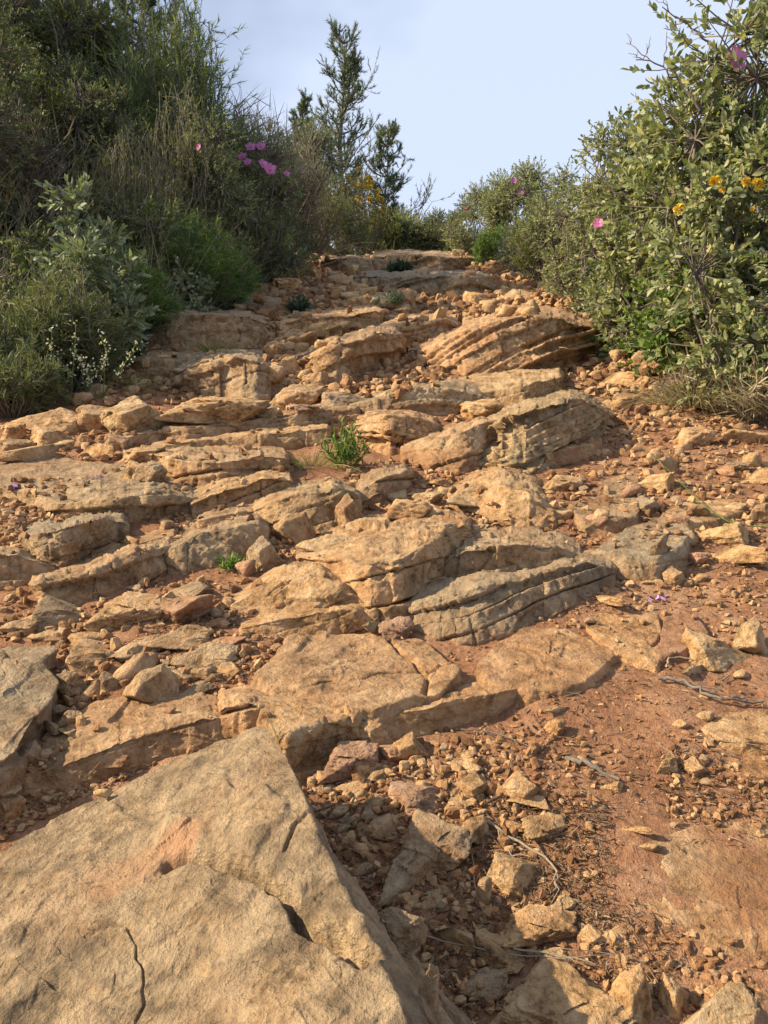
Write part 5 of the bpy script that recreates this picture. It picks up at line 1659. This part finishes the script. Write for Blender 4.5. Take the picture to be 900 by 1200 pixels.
# sticks and stalks lying on the path
def stick(pts, label, rad, mat, name='twig', cat='twig', sub=0, seed=1, lift=.004):
    rs = np.random.RandomState(seed)
    Q = []
    for a, b in zip(pts[:-1], pts[1:]):
        for q in range(5):
            px, py = a[0] + (b[0] - a[0]) * q / 5, a[1] + (b[1] - a[1]) * q / 5
            P = surf_px(min(px, 930), py)
            Q.append(P + [0, 0, lift + rad])
    Q = np.array(Q)
    for _ in range(4): Q[1:-1] = (Q[:-2] + 2 * Q[1:-1] + Q[2:]) / 4
    tb = Tubes(); rad *= .75; tb.add(Q[None] - Q[0] + rs.normal(size=(1, len(Q), 3)) * rad * .5, rad, rad * .5, 6)
    for q in range(sub):
        k = rs.randint(3, len(Q) - 2); p = Q[k] - Q[0]
        d = unit((unit((Q[k + 1] - Q[k])[None])[0] + rs.normal(size=3) * [.7, .7, .1])[None])[0]
        tb.add(curves(p[None], (p + d * rs.uniform(.03, .07))[None], rs.normal(size=(1, 3)) * .08, rs, 6, .04), rad * .5, rad * .25, 5)
    o = link(name, tb.mesh(name, mat), None, tuple(Q[0]))
    return tag(o, label, cat)
stick([(772, 800), (800, 804), (830, 822), (850, 828), (905, 830)], 'grey wavy dead branch lying on the red earth at the right', .0038, B_GREY, 'dead_branch', 'dead branch', 3, 4)
stick([(781, 787), (783, 774), (815, 778), (850, 790)], 'pale bent dry stalk in front of the large tan block', .0022, B_PALE, 'dry_stalk', 'stalk')
stick([(846, 802), (862, 788)], 'short pale stalk crossing beside the tan blocks', .0018, B_PALE, 'dry_stalk', 'stalk')
stick([(812, 866), (850, 874), (900, 880)], 'thin straw lying over the buff slab', .0012, B_PALE, 'dry_stalk', 'stalk')
stick([(664, 888), (700, 905), (735, 918)], 'thick grey root showing through the red earth', .005, B_GREY, 'root', 'root', 0, 2, -.002)
stick([(540, 860), (580, 862), (640, 890)], 'thin grey twig behind the round topped stone', .0013, B_GREY, 'twig', 'twig', 2, 6)
stick([(568, 948), (590, 938), (608, 920)], 'dark twig beside the bright pointed stone', .0022, B_DARK, 'twig', 'twig', 2, 7)
stick([(560, 965), (600, 990), (640, 1012), (655, 1030), (648, 1060)], 'forked pale stem bending across the lit stones', .0022, B_PALE, 'dry_stalk', 'stalk', 2, 8)
stick([(553, 1000), (556, 1045), (570, 1085)], 'thin curved straw in the shade', .0010, B_PALE, 'dry_stalk', 'stalk')
stick([(445, 1096), (520, 1118), (600, 1135), (690, 1140)], 'long thin straw crossing the shaded hollow', .0010, B_PALE, 'dry_stalk', 'stalk', 0, 1, .01)
stick([(600, 1127), (650, 1134), (705, 1146)], 'bundle like straw above the round topped boulder', .0013, B_PALE, 'dry_stalk', 'stalk', 3, 3, .01)
stick([(770, 676), (800, 668), (824, 655)], 'pale dry stalks beside the rust coloured hollow', .0014, B_PALE, 'dry_stalk', 'stalk', 3, 5)
stick([(900, 632), (860, 628), (830, 612), (790, 570), (740, 520)], 'long thin green stem arching over the right hand slabs', .0016, L_GREEN, 'green_stem', 'plant stem', 4, 5, .02)
stick([(650, 548), (700, 528), (745, 524)], 'straw coloured stems below the big slanting ledge', .0012, B_PALE, 'dry_stalk', 'stalk', 4, 9)

# fallen violet petals
def petals(px, py, label, seed):
    P = surf_px(px, py); rs = np.random.RandomState(seed)
    lv = Leaves(); n = 4
    lv.add(rs.normal(size=(n, 3)) * [.006, .006, 0] + [0, 0, .003], unit(rs.normal(size=(n, 3)) * [1, 1, .3]), .012, .010, rs, upish=np.array([0, 0, 1.]))
    o = link('fallen_petals', lv.mesh('fallen_petals', L_PURPLE), None, tuple(P))
    tag(o, label, 'petals')
petals(113, 562, 'violet petals lying on the broad flat ledge', 1)
petals(18, 572, 'violet petals in the gravel at the left picture edge', 2)
petals(772, 702, 'violet petals on the red earth at the right', 3)
petals(796, 590, 'violet petals between the right hand slabs', 4)
petals(754, 470, 'single violet petals under the dry tuft', 5)

# dead leaves and needles scattered on the earth
lv = Leaves()
for k, (reg, n) in enumerate([((560, 940, 720, 1090), 1500), ((360, 900, 600, 1190), 1000), ((680, 1060, 800, 1190), 500), ((640, 340, 790, 470), 1500), ((640, 480, 900, 720), 800), ((600, 760, 900, 960), 450), ((780, 880, 900, 1000), 250), ((180, 700, 320, 800), 250)]):
    p = ground_points(n, reg, 90 + k, ground_only=.05)
    rs = np.random.RandomState(k)
    m = len(p)
    d = unit(rs.normal(size=(m, 3)) * [1, 1, .22])
    sz = rs.uniform(5, 17, m) / F * p[:, 1]
    h = m // 2
    lv.add(p[:h] + [0, 0, .003], d[:h], sz[:h] * .8, sz[:h] * .22, rs, upish=np.array([0, 0, 1.]))
    lv.blades(p[h:] + [0, 0, .003], d[h:], sz[h:] * 1.5, .0011 * (.5 + p[h:, 1] * .5), rs, seg=2, droop=.05)
tag(link('leaf_litter', lv.mesh('leaf_litter', L_LITTER)), 'dead leaves, needles and broken straw strewn over the red earth', 'leaf litter', kind='stuff')
